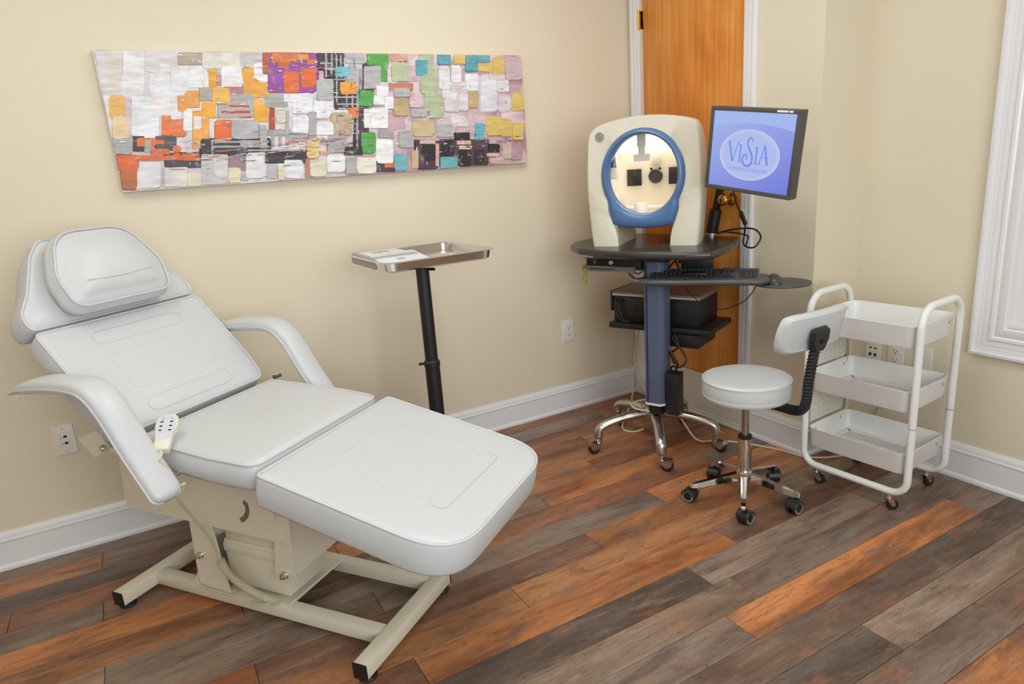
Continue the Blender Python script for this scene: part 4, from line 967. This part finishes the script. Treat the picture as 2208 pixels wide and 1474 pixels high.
# cables lying on the table under the machine
cl_ = thing('cable_bundle', wpos(.10, .12, .99), WR, 'black cables and a clear cable coil under the imaging machine', 'cables')
MB().tube(smooth([(-.02,.06,.004),(.0,.04,.03),(.03,.05,.062),(.05,.08,.08)], 5), .006, 7).build('cable', M_blackcord, cl_)
MB().tube(smooth([(-.005,.065,.004),(.015,.045,.03),(.045,.055,.062),(.06,.08,.08)], 5), .005, 7).build('cable', M_blackcord, cl_)
MB().tube([(-.06+.06*math.cos(t), .03*math.sin(t), .003) for t in [2*PI*k/20 for k in range(20)]], .002, 5, closed=True).build('cable_coil', mat('grey_wire', '7c706a', .4), cl_)

# ------------------------------------------------------------------ monitor on its pole
EX = Vector((.986, .093, -.135)).normalized(); DN = Vector((-.171, .022, -.985)); DN = (DN - EX*EX.dot(DN)).normalized(); UPm = -DN
NM = EX.cross(UPm)                      # towards the viewer
MC = Vector((1.198, -.418, 1.3747))
mo = thing('monitor', (.645, -.045, .9905), 0, 'flat screen monitor with blue start screen tilted on a black pole', 'monitor')
ML = tr(-.645, .045, -.9905) @ frame(MC, EX, UPm, NM)
SW, SH = .360, .2835
def mon(name, m, mb, parent=None, ang=38): mb_ = mb; return mb_.build(name, m, parent or mo, ang)
M_bezel = mat('monitor_grey_plastic', '4a4845', .42)
mb = MB(); mb.M = ML; BW, BH = SW/2+.0155, SH/2+.0155
mb.box(-BW,BW,-BH,-SH/2,-.012,.004,.002).box(-BW,BW,SH/2,BH,-.012,.004,.002).box(-BW,-SH/2*SW/SH,-SH/2,SH/2,-.012,.004,.002).box(SW/2,BW,-SH/2,SH/2,-.012,.004,.002)
bz = mb.build('bezel', M_bezel, mo)
mb = MB(); mb.M = ML; mb.box(-BW,BW,-BH,BH,-.040,-.010,.004).box(-.12,.12,-.10,.10,-.062,-.038,.01); mb.build('back_shell', M_bezel, mo)
def screen_mat():
    m = bpy.data.materials.new('lit_screen'); m.use_nodes = True
    nt = m.node_tree; N = nt.nodes; L = nt.links; N.clear()
    o = N.new('ShaderNodeOutputMaterial'); p = N.new('ShaderNodeBsdfPrincipled'); L.new(p.outputs[0], o.inputs[0])
    p.inputs['Base Color'].default_value = (.01,.01,.015,1); p.inputs['Roughness'].default_value = .35
    at = N.new('ShaderNodeAttribute'); at.attribute_name = 'scr'
    sp = N.new('ShaderNodeSeparateXYZ'); L.new(at.outputs['Vector'], sp.inputs[0])
    def math_(op, a, b=None):
        n = N.new('ShaderNodeMath'); n.operation = op
        for i, v in enumerate((a, b)):
            if v is None: continue
            if isinstance(v, (int, float)): n.inputs[i].default_value = v
            else: L.new(v, n.inputs[i])
        return n.outputs[0]
    def mix(f, A, B):
        x = N.new('ShaderNodeMix'); x.data_type = 'RGBA'
        for v, k in ((f, 'Factor'), (A, 'A'), (B, 'B')):
            if isinstance(v, (int, float, tuple)): x.inputs[k].default_value = v
            else: L.new(v, x.inputs[k])
        return x.outputs['Result']
    def mr(v, a, b): 
        r = N.new('ShaderNodeMapRange'); r.inputs[1].default_value = a; r.inputs[2].default_value = b; L.new(v, r.inputs[0]); return r.outputs[0]
    x, y = sp.outputs[0], sp.outputs[1]           # -1..1
    base = mix(mr(math_('ADD', math_('MULTIPLY', x, .4), math_('MULTIPLY', y, -.6)), -.9, .9), lin('a3b3ea'), lin('707edc'))
    arc = math_('ADD', math_('ADD', y, math_('MULTIPLY', math_('POWER', math_('ABSOLUTE', x), 2.0), .16)), -.72)
    c = mix(mr(arc, -.006, .006), base, lin('a2b8f0'))
    ex = math_('DIVIDE', math_('ADD', x, .02), .74); ey = math_('DIVIDE', math_('ADD', y, .10), .66)
    el = math_('ADD', math_('MULTIPLY', ex, ex), math_('MULTIPLY', ey, ey))
    c = mix(mr(el, 1.04, .99), c, mix(mr(el, .75, 1.0), lin('b1bcec'), lin('c0cbf2')))
    L.new(c, p.inputs['Emission Color']); p.inputs['Emission Strength'].default_value = .82
    return m
mb = MB(); mb.M = ML; mb.add([(-SW/2,-SH/2,-.001),(SW/2,-SH/2,-.001),(SW/2,SH/2,-.001),(-SW/2,SH/2,-.001)], [(0,1,2,3)])
me = mb.mesh('screen', smooth=False); me.materials.append(screen_mat())
at = me.attributes.new('scr', 'FLOAT_VECTOR', 'POINT')
for i, c in enumerate(((-1,-1,0),(1,-1,0),(1,1,0),(-1,1,0))): at.data[i].vector = c
scr = link('screen', me, mo)
M_logo = mat('logo_blue', '5878c8', .5, emit=.42); M_logo2 = mat('logo_lilac', '6a7bd0', .5, emit=.42)
def stroke(pts, wd, name='logo_letter', m=None):
    """flat ribbon on the screen; pts (x, y, width factor)"""
    mb = MB(); mb.M = ML; L_, R_2 = [], []
    P = [Vector((p[0]*.70-.006, p[1]*.837+.0015)) for p in pts]
    for i, p in enumerate(P):
        t = (P[min(i+1,len(P)-1)] - P[max(i-1,0)]).normalized(); n = Vector((-t.y, t.x)); k = wd*(pts[i][2] if len(pts[i]) > 2 else 1)/2
        L_.append((p.x+n.x*k, p.y+n.y*k, .0002)); R_2.append((p.x-n.x*k, p.y-n.y*k, .0002))
    n = len(P); mb.add(L_+R_2, [(i, i+1, n+i+1, n+i) for i in range(n-1)])
    return mb
def letter(strokes):
    mb = MB()
    for pts, wd in strokes:
        s = stroke(pts, wd); mb.add(s.v, s.f)
    mb.build('logo_letter', M_logo, scr, smooth=False)
ly0, ly1 = -.052, .034                       # base and cap line of the lettering
letter([([(-.128,ly1),(-.098,ly0)], .0075), ([(-.068,ly1),(-.098,ly0)], .0035), ([(-.138,ly1),(-.118,ly1)], .003), ([(-.076,ly1),(-.060,ly1)], .003)])
letter([([(-.052,.022),(-.052,ly0)], .0065), ([(-.061,.022),(-.043,.022)], .003), ([(-.061,ly0),(-.043,ly0)], .003)])
S_ = smooth([(.028,.040,0),(.020,.052,0),(.004,.055,0),(-.008,.044,0),(-.004,.022,0),(.012,.0,0),(.026,-.022,0),(.026,-.048,0),(.008,-.066,0),(-.020,-.062,0),(-.034,-.042,0),(-.026,-.020,0),(-.010,-.018,0),(-.004,-.032,0),(-.014,-.038,0)], 6)
letter([([(p[0], p[1], .55+.75*math.sin(PI*k/len(S_))) for k, p in enumerate(S_)], .0062), ([(.010,.055),(.010,.066)], .0025)])
letter([([(.052,.018),(.052,ly0)], .0065), ([(.043,.018),(.061,.018)], .003), ([(.043,ly0),(.061,ly0)], .003)])
letter([([(.100,ly1-.004),(.074,ly0)], .0035), ([(.100,ly1-.004),(.124,ly0)], .0075), ([(.084,-.022),(.112,-.022)], .003), ([(.066,ly0),(.083,ly0)], .003), ([(.114,ly0),(.133,ly0)], .003)])
text_mesh('logo_caption', 'COMPLEXION ANALYSIS', .0165, M_logo2, scr, ML @ tr(-.006, -.074, .0002) @ Matrix.Diagonal((1.02, 1, 1, 1)), 0.0001)
mb = MB(); mb.M = ML; mb.box(.10,.145,.146,.153,.004,.0045).box(.149,.165,.146,.153,.004,.0045); mb.build('bezel_label', M_plate, bz)
mb = MB(); mb.M = ML; mb.box(.06,.066,-.152,-.149,.004,.0045); mb.build('power_light', mat('blue_led', '3050d0', .4, emit=.6), bz)
TP = Vector((.694,-.03,1.25)) - Vector((.645,-.045,.9905))
MB().lathe([(0,0),(.036,0),(.036,.006),(.03,.01),(0,.01)], 24).build('pole_base', M_alu, mo)
mb = MB(); t_ = TP.normalized(); mb.tube([tuple(t_*.004), tuple(t_*.02), tuple(t_*.12), tuple(t_*.125)], [.028,.029,.028,.02], 14); mb.build('pole_sleeve', M_blackp, mo)
mb = MB(); mb.tube([tuple(t_*.11), tuple(TP)], .018, 4, up=(1,-1,0)); mb.build('pole', M_blackp, mo)
hub_ = ML @ Vector((0,0,-.062))
mb = MB(); mb.tube([tuple(TP - t_*.03), tuple(TP.lerp(hub_, .5) + Vector((0,.0,.02))), tuple(hub_)], .018, 10); mb.build('monitor_arm', M_blackp, mo)
# monitor lead with moulded choke, looping over the table edge
c0 = ML @ Vector((-.10,-.13,-.045))
back = tr(-.645, .045, -.9905)
lead = smooth([tuple(c0), tuple(back @ Vector((1.03,-.30,1.17))), tuple(back @ Vector((.97,-.18,1.08))), tuple(back @ Vector((.90,-.10,1.02))), tuple(back @ Vector((.905,-.11,.965))), tuple(back @ Vector((.955,-.10,.955))), tuple(back @ Vector((.965,-.07,1.0))), tuple(back @ Vector((.90,-.05,1.03))), tuple(back @ Vector((.78,-.05,1.02))), tuple(back @ Vector((.70,-.06,1.0)))], 6)
MB().tube(lead, .004, 7).build('lead', M_blackcord, mo)
v1 = Vector(lead[9]); v2 = Vector(lead[13]); MB().cyl(tuple(v1), tuple(v2), .0095, n=12).build('lead_choke', M_blackcord, mo)
MB().tube(smooth([(.0,.03,.004),(.08,.02,.012),(.18,-.0,.012),(.25,-.03,.01),(.27,-.05,-.0),(.26,-.055,-.035)], 6), .0035, 6).build('lead', M_blackcord, mo)

# ------------------------------------------------------------------ keyboard and mouse
KB = Matrix.Translation(WO) @ rotz(math.radians(41))
kb = thing('keyboard', tuple(KB @ Vector((.235,-.125,.852))), math.radians(41), 'black full-size computer keyboard on the pull-out tray', 'keyboard')
KT = Matrix.Rotation(math.radians(8), 4, 'X')
M_key = mat('key_black', '2c2c31', .45, var=.04)
mb = MB(); mb.M = KT; mb.prism(roundpoly([(-.229,-.080),(.229,-.080),(.229,.078),(-.229,.078)], .008, 3), .006, .020, .003)
mb.build('keyboard_body', mat('keyboard_grey_black', '4c4d55', .4), kb)
MB().box(-.22,.22,.05,.072,.0,.014).box(-.22,.22,-.076,-.066,.0,.008).build('keyboard_feet', M_blackp, kb)
def keymesh(w_, d_=.0155):
    mb = MB(); a, b_, h = w_/2, d_/2, .008
    mb.rings([[(-a,-b_,0),(a,-b_,0),(a,b_,0),(-a,b_,0)], [(-a+.002,-b_+.002,h),(a-.002,-b_+.002,h),(a-.002,b_-.001,h),(-a+.002,b_-.001,h)]], cap0=False)
    m_ = mb.mesh('key', smooth=False); m_.materials.append(M_key); return m_
KMs = {}
def key(x, y, w_=.0165, d_=.0155):
    k = (round(w_,4), d_)
    if k not in KMs: KMs[k] = keymesh(*k)
    o = link('key', KMs[k], kb); o.matrix_local = KT @ tr(x, y, .0198)
P_ = .0188
for r in range(6):
    y = .058 - r*.0222 - (.006 if r else 0)
    if r == 5:
        x = -.222
        for w_ in (.0235,.0235,.0235,.115,.0235,.0235,.0235,.0235):
            key(x + w_/2, y, w_-.0022); x += w_
    else:
        n = 15
        for k in range(n): key(-.2125 + k*P_*1.0, y, .0165, .0155 if r else .012)
    for k in range(3):
        if r == 3 or (r == 4 and k != 1): continue
        key(.088 + k*P_, y, .0165, .0155 if r else .012)
    for k in range(4):
        if r == 0: continue
        key(.157 + k*P_, y)
ms = thing('computer_mouse', tuple(KB @ Vector((.520,-.185,.842))), math.radians(41+8), 'dark grey computer mouse on the round platform beside the keyboard', 'mouse')
rs = []
for k in range(9):
    t = k/8; s = math.sin(PI*(.08+.84*t)); yv = -.056+.112*t
    rs.append([(.033*s**.6*math.cos(q), yv, max(0.0, (.040*s**.7*(1-.12*(t-.4)))*math.sin(q))) for q in [PI*j/12 for j in range(13)]])
MB().rings(rs).build('mouse_body', mat('mouse_grey', '3d3d40', .35), ms, 60)
MB().tube([(.0, -.02+.075*k/10*.9, .0385-.0*k) for k in range(2)], .0006, 4).build('mouse_seam', M_dark, ms)
MB().tube(smooth([(0,.053,.012),(-.01,.075,.006),(-.05,.085,.004),(-.11,.06,.004)], 5), .002, 6).build('mouse_lead', M_blackcord, ms)
cbl = thing('cable_cluster', wpos(.02, .0, .90), WR, 'thin black cables hanging behind the column below the table', 'cables')
MB().tube(smooth([(-.10,-.05,-.012),(-.07,-.08,-.03),(-.03,-.115,-.025),(.0,-.115,.005)], 5), .003, 6).build('cable', M_blackcord, cbl)
MB().tube(smooth([(-.12,-.06,-.012),(-.09,-.09,-.04),(-.04,-.118,-.05),(-.005,-.116,-.04)], 5), .003, 6).build('cable', M_blackcord, cbl)
MB().tube(smooth([(.095,.0,.055),(.10,-.01,.03),(.08,-.02,.0),(.06,-.02,-.03)], 5), .004, 6).build('cable', M_blackcord, cbl)
MB().tube(smooth([(.085,.0,.055),(.095,-.01,.02),(.115,-.02,-.01),(.12,-.03,-.04)], 5), .004, 6).build('cable', M_blackcord, cbl)
# ------------------------------------------------------------------ stool
SC = (1.308, -.534)
so = thing('rolling_stool', (*SC, 0), 0, 'white round rolling stool with a curved backrest on a ribbed black arm', 'stool')
cir = lambda r, n=40: [(r*math.cos(2*PI*k/n), r*math.sin(2*PI*k/n)) for k in range(n)]
mb = MB(); mb.M = tr(0,0,.532); mb.cushion(cir(.166), .082, .016, .006); stt = mb.build('seat', M_leather, so, 60)
MB().tube([(x, y, .524) for x, y in cir(.1655)], .003, 6, closed=True).build('piping', M_leather, stt)
MB().lathe([(.168,.462),(.1685,.466),(.168,.47)], 40).build('seat_seam', M_stitch, stt)
MB().lathe([(0,.43),(.07,.43),(.07,.452),(0,.452)], 20).build('seat_plate', M_blackp, so)
MB().cyl((0,0,.26),(0,0,.435),.0145,n=20).build('piston', mat('brushed_steel', 'b4aca6', .25, metal=1.0), so)
MB().lathe([(.0,.09),(.024,.09),(.0265,.10),(.0265,.272),(.024,.274),(0,.274)], 24).build('gas_sleeve', M_chrome, so)
MB().lathe([(.0145,.272),(.027,.272),(.027,.284),(.022,.288),(.0145,.288)], 24).build('sleeve_cap', M_blackp, so)
MB().lathe([(0,.085),(.03,.085),(.034,.10),(.034,.125),(.03,.135),(0,.135)], 24).build('hub', M_chrome, so)
for k in range(5):
    a = math.radians(-49+72*k); R_ = rotz(a)
    mb = MB(); mb.M = R_
    mb.rings([[(.02,-.0145,.092),(.02,.0145,.092),(.02,.0125,.125),(.02,-.0125,.125)], [(.19,-.011,.066),(.19,.011,.066),(.19,.009,.086),(.19,-.009,.086)], [(.212,-.0105,.066),(.212,.0105,.066),(.212,.008,.082),(.212,-.008,.082)], [(.218,-.007,.067),(.218,.007,.067),(.218,.006,.077),(.218,-.006,.077)]])
    mb.build('base_leg', M_chrome, so, 30)
    caster(so, .205*math.cos(a), .205*math.sin(a), a + (2.6, -1.9, .9, 2.2, -.7)[k], 'twin', .068)
AD = math.radians(17); ad = Vector((math.cos(AD), math.sin(AD), 0))
ap = smooth([tuple(ad*r + Vector((0,0,z))) for r, z in ((.08,.437),(.14,.432),(.188,.428),(.218,.438),(.231,.475),(.236,.55),(.246,.63),(.256,.70))], 12)
rr = []
for i in range(len(ap)): rr.append(.0255 if i % 2 else .0205)
MB().tube(ap, rr, 14, flat=(.72,1.12), up=(0,0,1)).build('back_arm', M_rubber, so, 20)
# curved back pad (concave side to the sitter)
def back_pad():
    c = Vector((1.525, -.425)) - Vector(SC); rad = .62; H2, T2 = .075, .026; rs = []
    nL = 22
    for i in range(nL+1):
        s = -1 + 2*i/nL; L_ = .168
        k = (1 - abs(s)**10)**.5 if abs(s) < 1 else 0
        k = max(k, .0)
        y = s*L_; x = -(rad - math.sqrt(rad*rad - y*y))
        th = math.asin(y/rad)
        ring = []
        kk = .55 + .45*k
        for j in range(20):
            q = 2*PI*j/20; cz = math.copysign(abs(math.sin(q))**.35, math.sin(q))*H2*(kk); cn = math.copysign(abs(math.cos(q))**.5, math.cos(q))*T2*(kk)
            tilt = .12
            dx = cn + cz*tilt*-.0
            ring.append((c.x + x + dx*math.cos(th) + .018*(cz/H2), c.y + y + dx*math.sin(th)*-1, .738 + cz))
        rs.append(ring)
    return rs
rs = back_pad()
bp_ = MB().rings(rs).build('backrest', M_leather, so, 60)
MB().tube([r_[2] for r_ in rs[1:-1]] , .003, 6).build('piping', M_leather, bp_)
MB().tube([r_[18] for r_ in rs[1:-1]], .003, 6).build('piping', M_leather, bp_)
mb = MB(); mb.M = tr(ad.x*.265, ad.y*.265, .715) @ rotz(AD - math.radians(14)) @ Matrix.Rotation(math.radians(8), 4, 'Y')
mb.rings([[(-.004, y, z) for y, z in roundpoly([(-.028,-.045),(.028,-.045),(.048,.0),(.045,.045),(-.045,.045),(-.048,.0)], .015, 4)], [(.012, y, z) for y, z in roundpoly([(-.024,-.042),(.024,-.042),(.042,.0),(.04,.04),(-.04,.04),(-.042,.0)], .015, 4)]])
bk = mb.build('back_bracket', M_blackp, so)
m2 = MB(); m2.M = mb.M; m2.lathe([(0,.011),(.008,.011),(.008,.016),(0,.016)], 14, 'X', (0,0,-.005)); m2.build('bracket_screw', M_dark, bk)

# ------------------------------------------------------------------ three-tier utility cart
UR = math.radians(4.5)
uc = thing('utility_cart', (1.54, -.18, 0), UR, 'white metal three-tier utility cart in the corner nook', 'cart')
DP = .29; PX = .212
for y in (0.0, DP):
    pts = []
    path = [(-PX, y, .74), (-PX, y, .14)] + [(-PX+.06-.06*math.cos(t), y, .14-.06*math.sin(t)) for t in [PI/2*k/8 for k in range(1, 9)]]
    path += [(PX-.06+.06*math.sin(t), y, .08+.06-.06*math.cos(t)) for t in [PI/2*k/8 for k in range(0, 9)]] + [(PX, y, .74)]
    MB().tube(path, .0135, 14).build('side_frame', M_white_metal, uc, 60)
for x in (-PX, PX):
    r_ = .075
    path = [(x, 0, .72), (x, .0, .73)] + [(x, r_-r_*math.cos(t), .73+r_*math.sin(t)) for t in [PI/2*k/8 for k in range(1, 9)]] + [(x, DP-r_+r_*math.sin(t), .73+r_*math.cos(t)) for t in [PI/2*k/8 for k in range(0, 9)]] + [(x, DP, .72)]
    MB().tube(path, .0138, 14).build('handle', M_white_metal, uc, 60)
    for y in (0, DP): MB().lathe([(.0136,.352),(.0142,.354),(.0142,.356),(.0136,.358)], 14, 'Z', (x, y, 0)).build('joint', mat('joint_shadow', 'b8b6b2', .5), uc)
def bin_(z, mesh_bottom):
    """tray body with rolled rim; z is the rim height"""
    out = roundpoly([(-.200,-.006),(.200,-.006),(.200,DP+.006),(-.200,DP+.006)], .042, 7); h = .084
    t = MB()
    rs = [[(x,y,z-h) for x,y in inset(out,.010)], [(x,y,z-h+.006) for x,y in inset(out,.006)], [(x,y,z-.003) for x,y in out], [(x,y,z) for x,y in inset(out,-.002)], [(x,y,z+.001) for x,y in inset(out,.001)], [(x,y,z-.003) for x,y in inset(out,.003)], [(x,y,z-h+.008) for x,y in inset(out,.0085)], [(x,y,z-h+.003) for x,y in inset(out,.013)]]
    t.rings(rs, cap0=False, cap1=False)
    rim_in = inset(out, .013); lip = inset(out, .045)
    t.rings([[(x,y,z-h+.003) for x,y in rim_in], [(x,y,z-h+.003) for x,y in lip]], cap0=False, cap1=False)
    t.rings([[(x,y,z-h) for x,y in inset(out,.010)], [(x,y,z-h) for x,y in lip]], cap0=False, cap1=False)
    t.rings([[(x,y,z-h) for x,y in lip], [(x,y,z-h+.003) for x,y in lip]], cap0=False, cap1=False)
    o = t.build('bin', M_white_metal, uc, 40)
    g = MB()
    x0, x1, y0, y1 = -.158, .158, .036, DP-.036
    if mesh_bottom:
        n = 30; sl_ = .05                               # slanted punched bars
        for k in range(n+1):
            x = x0 - sl_ + (x1-x0+sl_)*k/n
            pts = [(x, y0), (x+.0052, y0), (x+sl_+.0052, y1), (x+sl_, y1)]
            pts = [(min(max(p, x0), x1), q) for p, q in pts]
            if abs(pts[1][0]-pts[0][0]) + abs(pts[2][0]-pts[3][0]) < .004: continue
            g.prism(pts, z-h+.0005, z-h+.0025)
        for k in range(4):
            y = y0 + (y1-y0)*k/3
            g.box(x0, x1, y-.003, y+.003, z-h+.0006, z-h+.0026)
    else:
        g.box(x0, x1, y0, y1, z-h+.0005, z-h+.0025)
    m_ = g.build('mesh_floor' if mesh_bottom else 'bin_floor', M_white_metal, o, smooth=False)
    if mesh_bottom: m_['kind'] = 'stuff'
    for x in (-.197, .197):
        for y in (.05, DP-.05):
            MB().lathe([(0,-.004),(.006,-.004),(.006,.004),(0,.004)], 10, 'X', (x, y, z-.025)).build('rivet', M_alu, o)
for z, ms_ in ((.735, False), (.49, True), (.243, True)): bin_(z, ms_)
# pegboard end panels on the far-left side
def peg(z0, z1):
    o = MB().box(-.2035, -.2015, .018, DP-.018, z0, z1).build('pegboard_panel', mat('pegboard_enamel', 'd6d2c8', .45, var=.02), uc)
    d = MB()
    for i in range(7):
        for j in range(int((z1-z0)/.03)):
            d.lathe([(0,-.2012),(.0028,-.2012),(.0028,-.2008),(0,-.2008)], 8, 'X', (0, .045+i*.033, z0+.018+j*.03))
    d.build('peg_holes', mat('peg_hole', 'a8a090', .6), o)['kind'] = 'stuff'
peg(.50, .652); peg(.256, .405)
MB().box(-.2035,-.195,DP-.03,DP-.012,.25,.66).build('panel_rail', M_alu, uc)
for x, y, s in ((-.152,.0,.4), (.15,.0,1.0), (-.152,DP,.6), (.15,DP,1.3)):
    o = caster(uc, x, y, s, 'small', .068)
    if y == 0 and x < 0:
        MB().box(x+.018, x+.045, y+.0, y+.012, .018, .022).build('brake', M_blackp, o)
# ------------------------------------------------------------------ wall plates
def plate_(name, M, lab, kind):
    t = thing(name, tuple(M.translation), 0, lab, 'wall plate' if kind in ('data', 'data4') else ('outlet' if kind == 'outlet' else 'switch plate'), None)
    L_ = tr(*(-M.translation)) @ M
    def B(nm, m, fn, par=None):
        mb = MB(); mb.M = L_; fn(mb); return mb.build(nm, m, par or t)
    w2, h2 = .0365, .059
    fp = B('face_plate', M_plate, lambda q: q.prism(roundpoly([(-w2,-h2),(w2,-h2),(w2,h2),(-w2,h2)], .004, 3), 0, .006, .0025))
    if kind == 'outlet':
        for s in (-1, 1):
            sk = B('socket', M_plate, lambda q: q.prism(roundpoly([(-.0165,s*.0195-.0135),(.0165,s*.0195-.0135),(.0165,s*.0195+.0135),(-.0165,s*.0195+.0135)], .008, 4), .0055, .0072, .0005), fp)
            B('slot', M_dark, lambda q: q.box(-.0085,-.0062,s*.0195-.001,s*.0195+.008,.0071,.0074), sk)
            B('slot', M_dark, lambda q: q.box(.0062,.0085,s*.0195-.001,s*.0195+.007,.0071,.0074), sk)
            B('slot', M_dark, lambda q: q.lathe([(0,.0071),(.0026,.0071),(.0026,.0074),(0,.0074)], 10, 'Z', (0,s*.0195-.0075,0)), sk)
        B('screw', M_alu, lambda q: q.lathe([(0,.0058),(.0025,.0058),(.0025,.0068),(0,.0068)], 10), fp)
    elif kind == 'data':
        ins = B('insert', M_plate, lambda q: q.prism(roundpoly([(-.022,-.038),(.022,-.038),(.022,.038),(-.022,.038)], .002, 2), .0055, .0072, .0005), fp)
        for s, ch_ in ((1, 'A'), (-1, 'B')):
            B('jack', M_dark, lambda q: q.prism(roundpoly([(-.001,s*.0135-.004),(.009,s*.0135-.004),(.012,s*.0135+.002),(.004,s*.0135+.006),(-.003,s*.0135+.002)], .002, 3), .007, .0076), ins)
            text_mesh('jack_letter', ch_, .010, M_dark, ins, L_ @ tr(-.010, s*.0135-.005, .0073), .0002)
        for s in (-1, 1): B('screw', M_alu, lambda q: q.lathe([(0,.0058),(.002,.0058),(.002,.0066),(0,.0066)], 10, 'Z', (0,s*.048,0)), fp)
    elif kind == 'data4':
        for x in (-.0115, .0115):
            B('jack', M_dark, lambda q: q.prism(roundpoly([(x-.0045,.010),(x+.0045,.010),(x+.006,.015),(x,.018),(x-.006,.015)], .002, 3), .0055, .0066), fp)
            B('network_port', mat('navy_port', '15285e', .35), lambda q: q.box(x-.006,x+.006,-.024,-.010,.0055,.0068), fp)
    return t
MA = lambda y, z: frame((0.0002, y, z), (0,1,0), (0,0,1), (1,0,0))
MCm = lambda x, z: frame((x, .2998, z), (1,0,0), (0,0,1), (0,-1,0))
plate_('duplex_outlet', MA(-.484, .466), 'white duplex outlet alone on the left wall below the painting\'s right end', 'outlet')
plate_('data_plate', MA(-2.888, .466), 'white jack plate lettered A and B on the wall behind the treatment chair', 'data')
plate_('data_plate', MCm(1.296, .465), 'pale wall plate with two navy ports behind the utility cart', 'data4')
plate_('duplex_outlet', MCm(1.40, .465), 'white duplex outlet between two plates behind the utility cart', 'outlet')
plate_('blank_plate', MCm(1.518, .465), 'plain white plate behind the right post of the utility cart', 'blank')

# ------------------------------------------------------------------ loose cords
def cord(name, pts, r, m, lab):
    o = thing(name, pts[0], 0, lab, 'cord'); q = [tuple(Vector(p)-Vector(pts[0])) for p in smooth(pts, 6)]
    MB().tube(q, r, 7).build('cord_run', m, o); return o
cord('floor_cable', [wpos(.13,.0,.175), (.70,-.33,.205), (.62,-.38,.207), (.575,-.46,.204), (.60,-.53,.203), (.66,-.54,.203), (.735,-.50,.203), (.76,-.40,.19), (.80,-.30,.03), (.83,-.21,.005), (.90,-.145,.005), (1.0,-.09,.005), (1.10,-.03-.02,.005), (1.22,-.02,.005), (1.30,.10,.005), (1.32,.24,.01), (1.335,.285,.16), (1.36,.292,.23)], .0048, M_beige, 'beige power cord running from the workstation cart along the floor to the utility cart')
cord('hanging_cord', [wpos(-.19,.25,.58), wpos(-.2,.25,.50), (.36,-.30,.40), (.37,-.32,.25), (.35,-.33,.10), (.37,-.40,.02), (.44,-.46,.006), (.50,-.44,.006), (.53,-.40,.02)], .005, M_beige, 'beige cord hanging from the printer shelf down to the floor by the corner')
cord('white_cord', [(.016,-.012,.135), (.06,-.035,.11), (.12,-.05,.07), (.18,-.06,.03), (.24,-.07,.006)], .0035, M_plate, 'thin white cord plugged in at the left wall corner above the baseboard')
MB().cyl((.016,-.014,.135),(.045,-.03,.118),.007,.005,10).build('plug', M_plate, bpy.data.objects['white_cord'])
bpy.data.objects['white_cord'].children[-1].location = tuple(-Vector((.016,-.012,.135)))
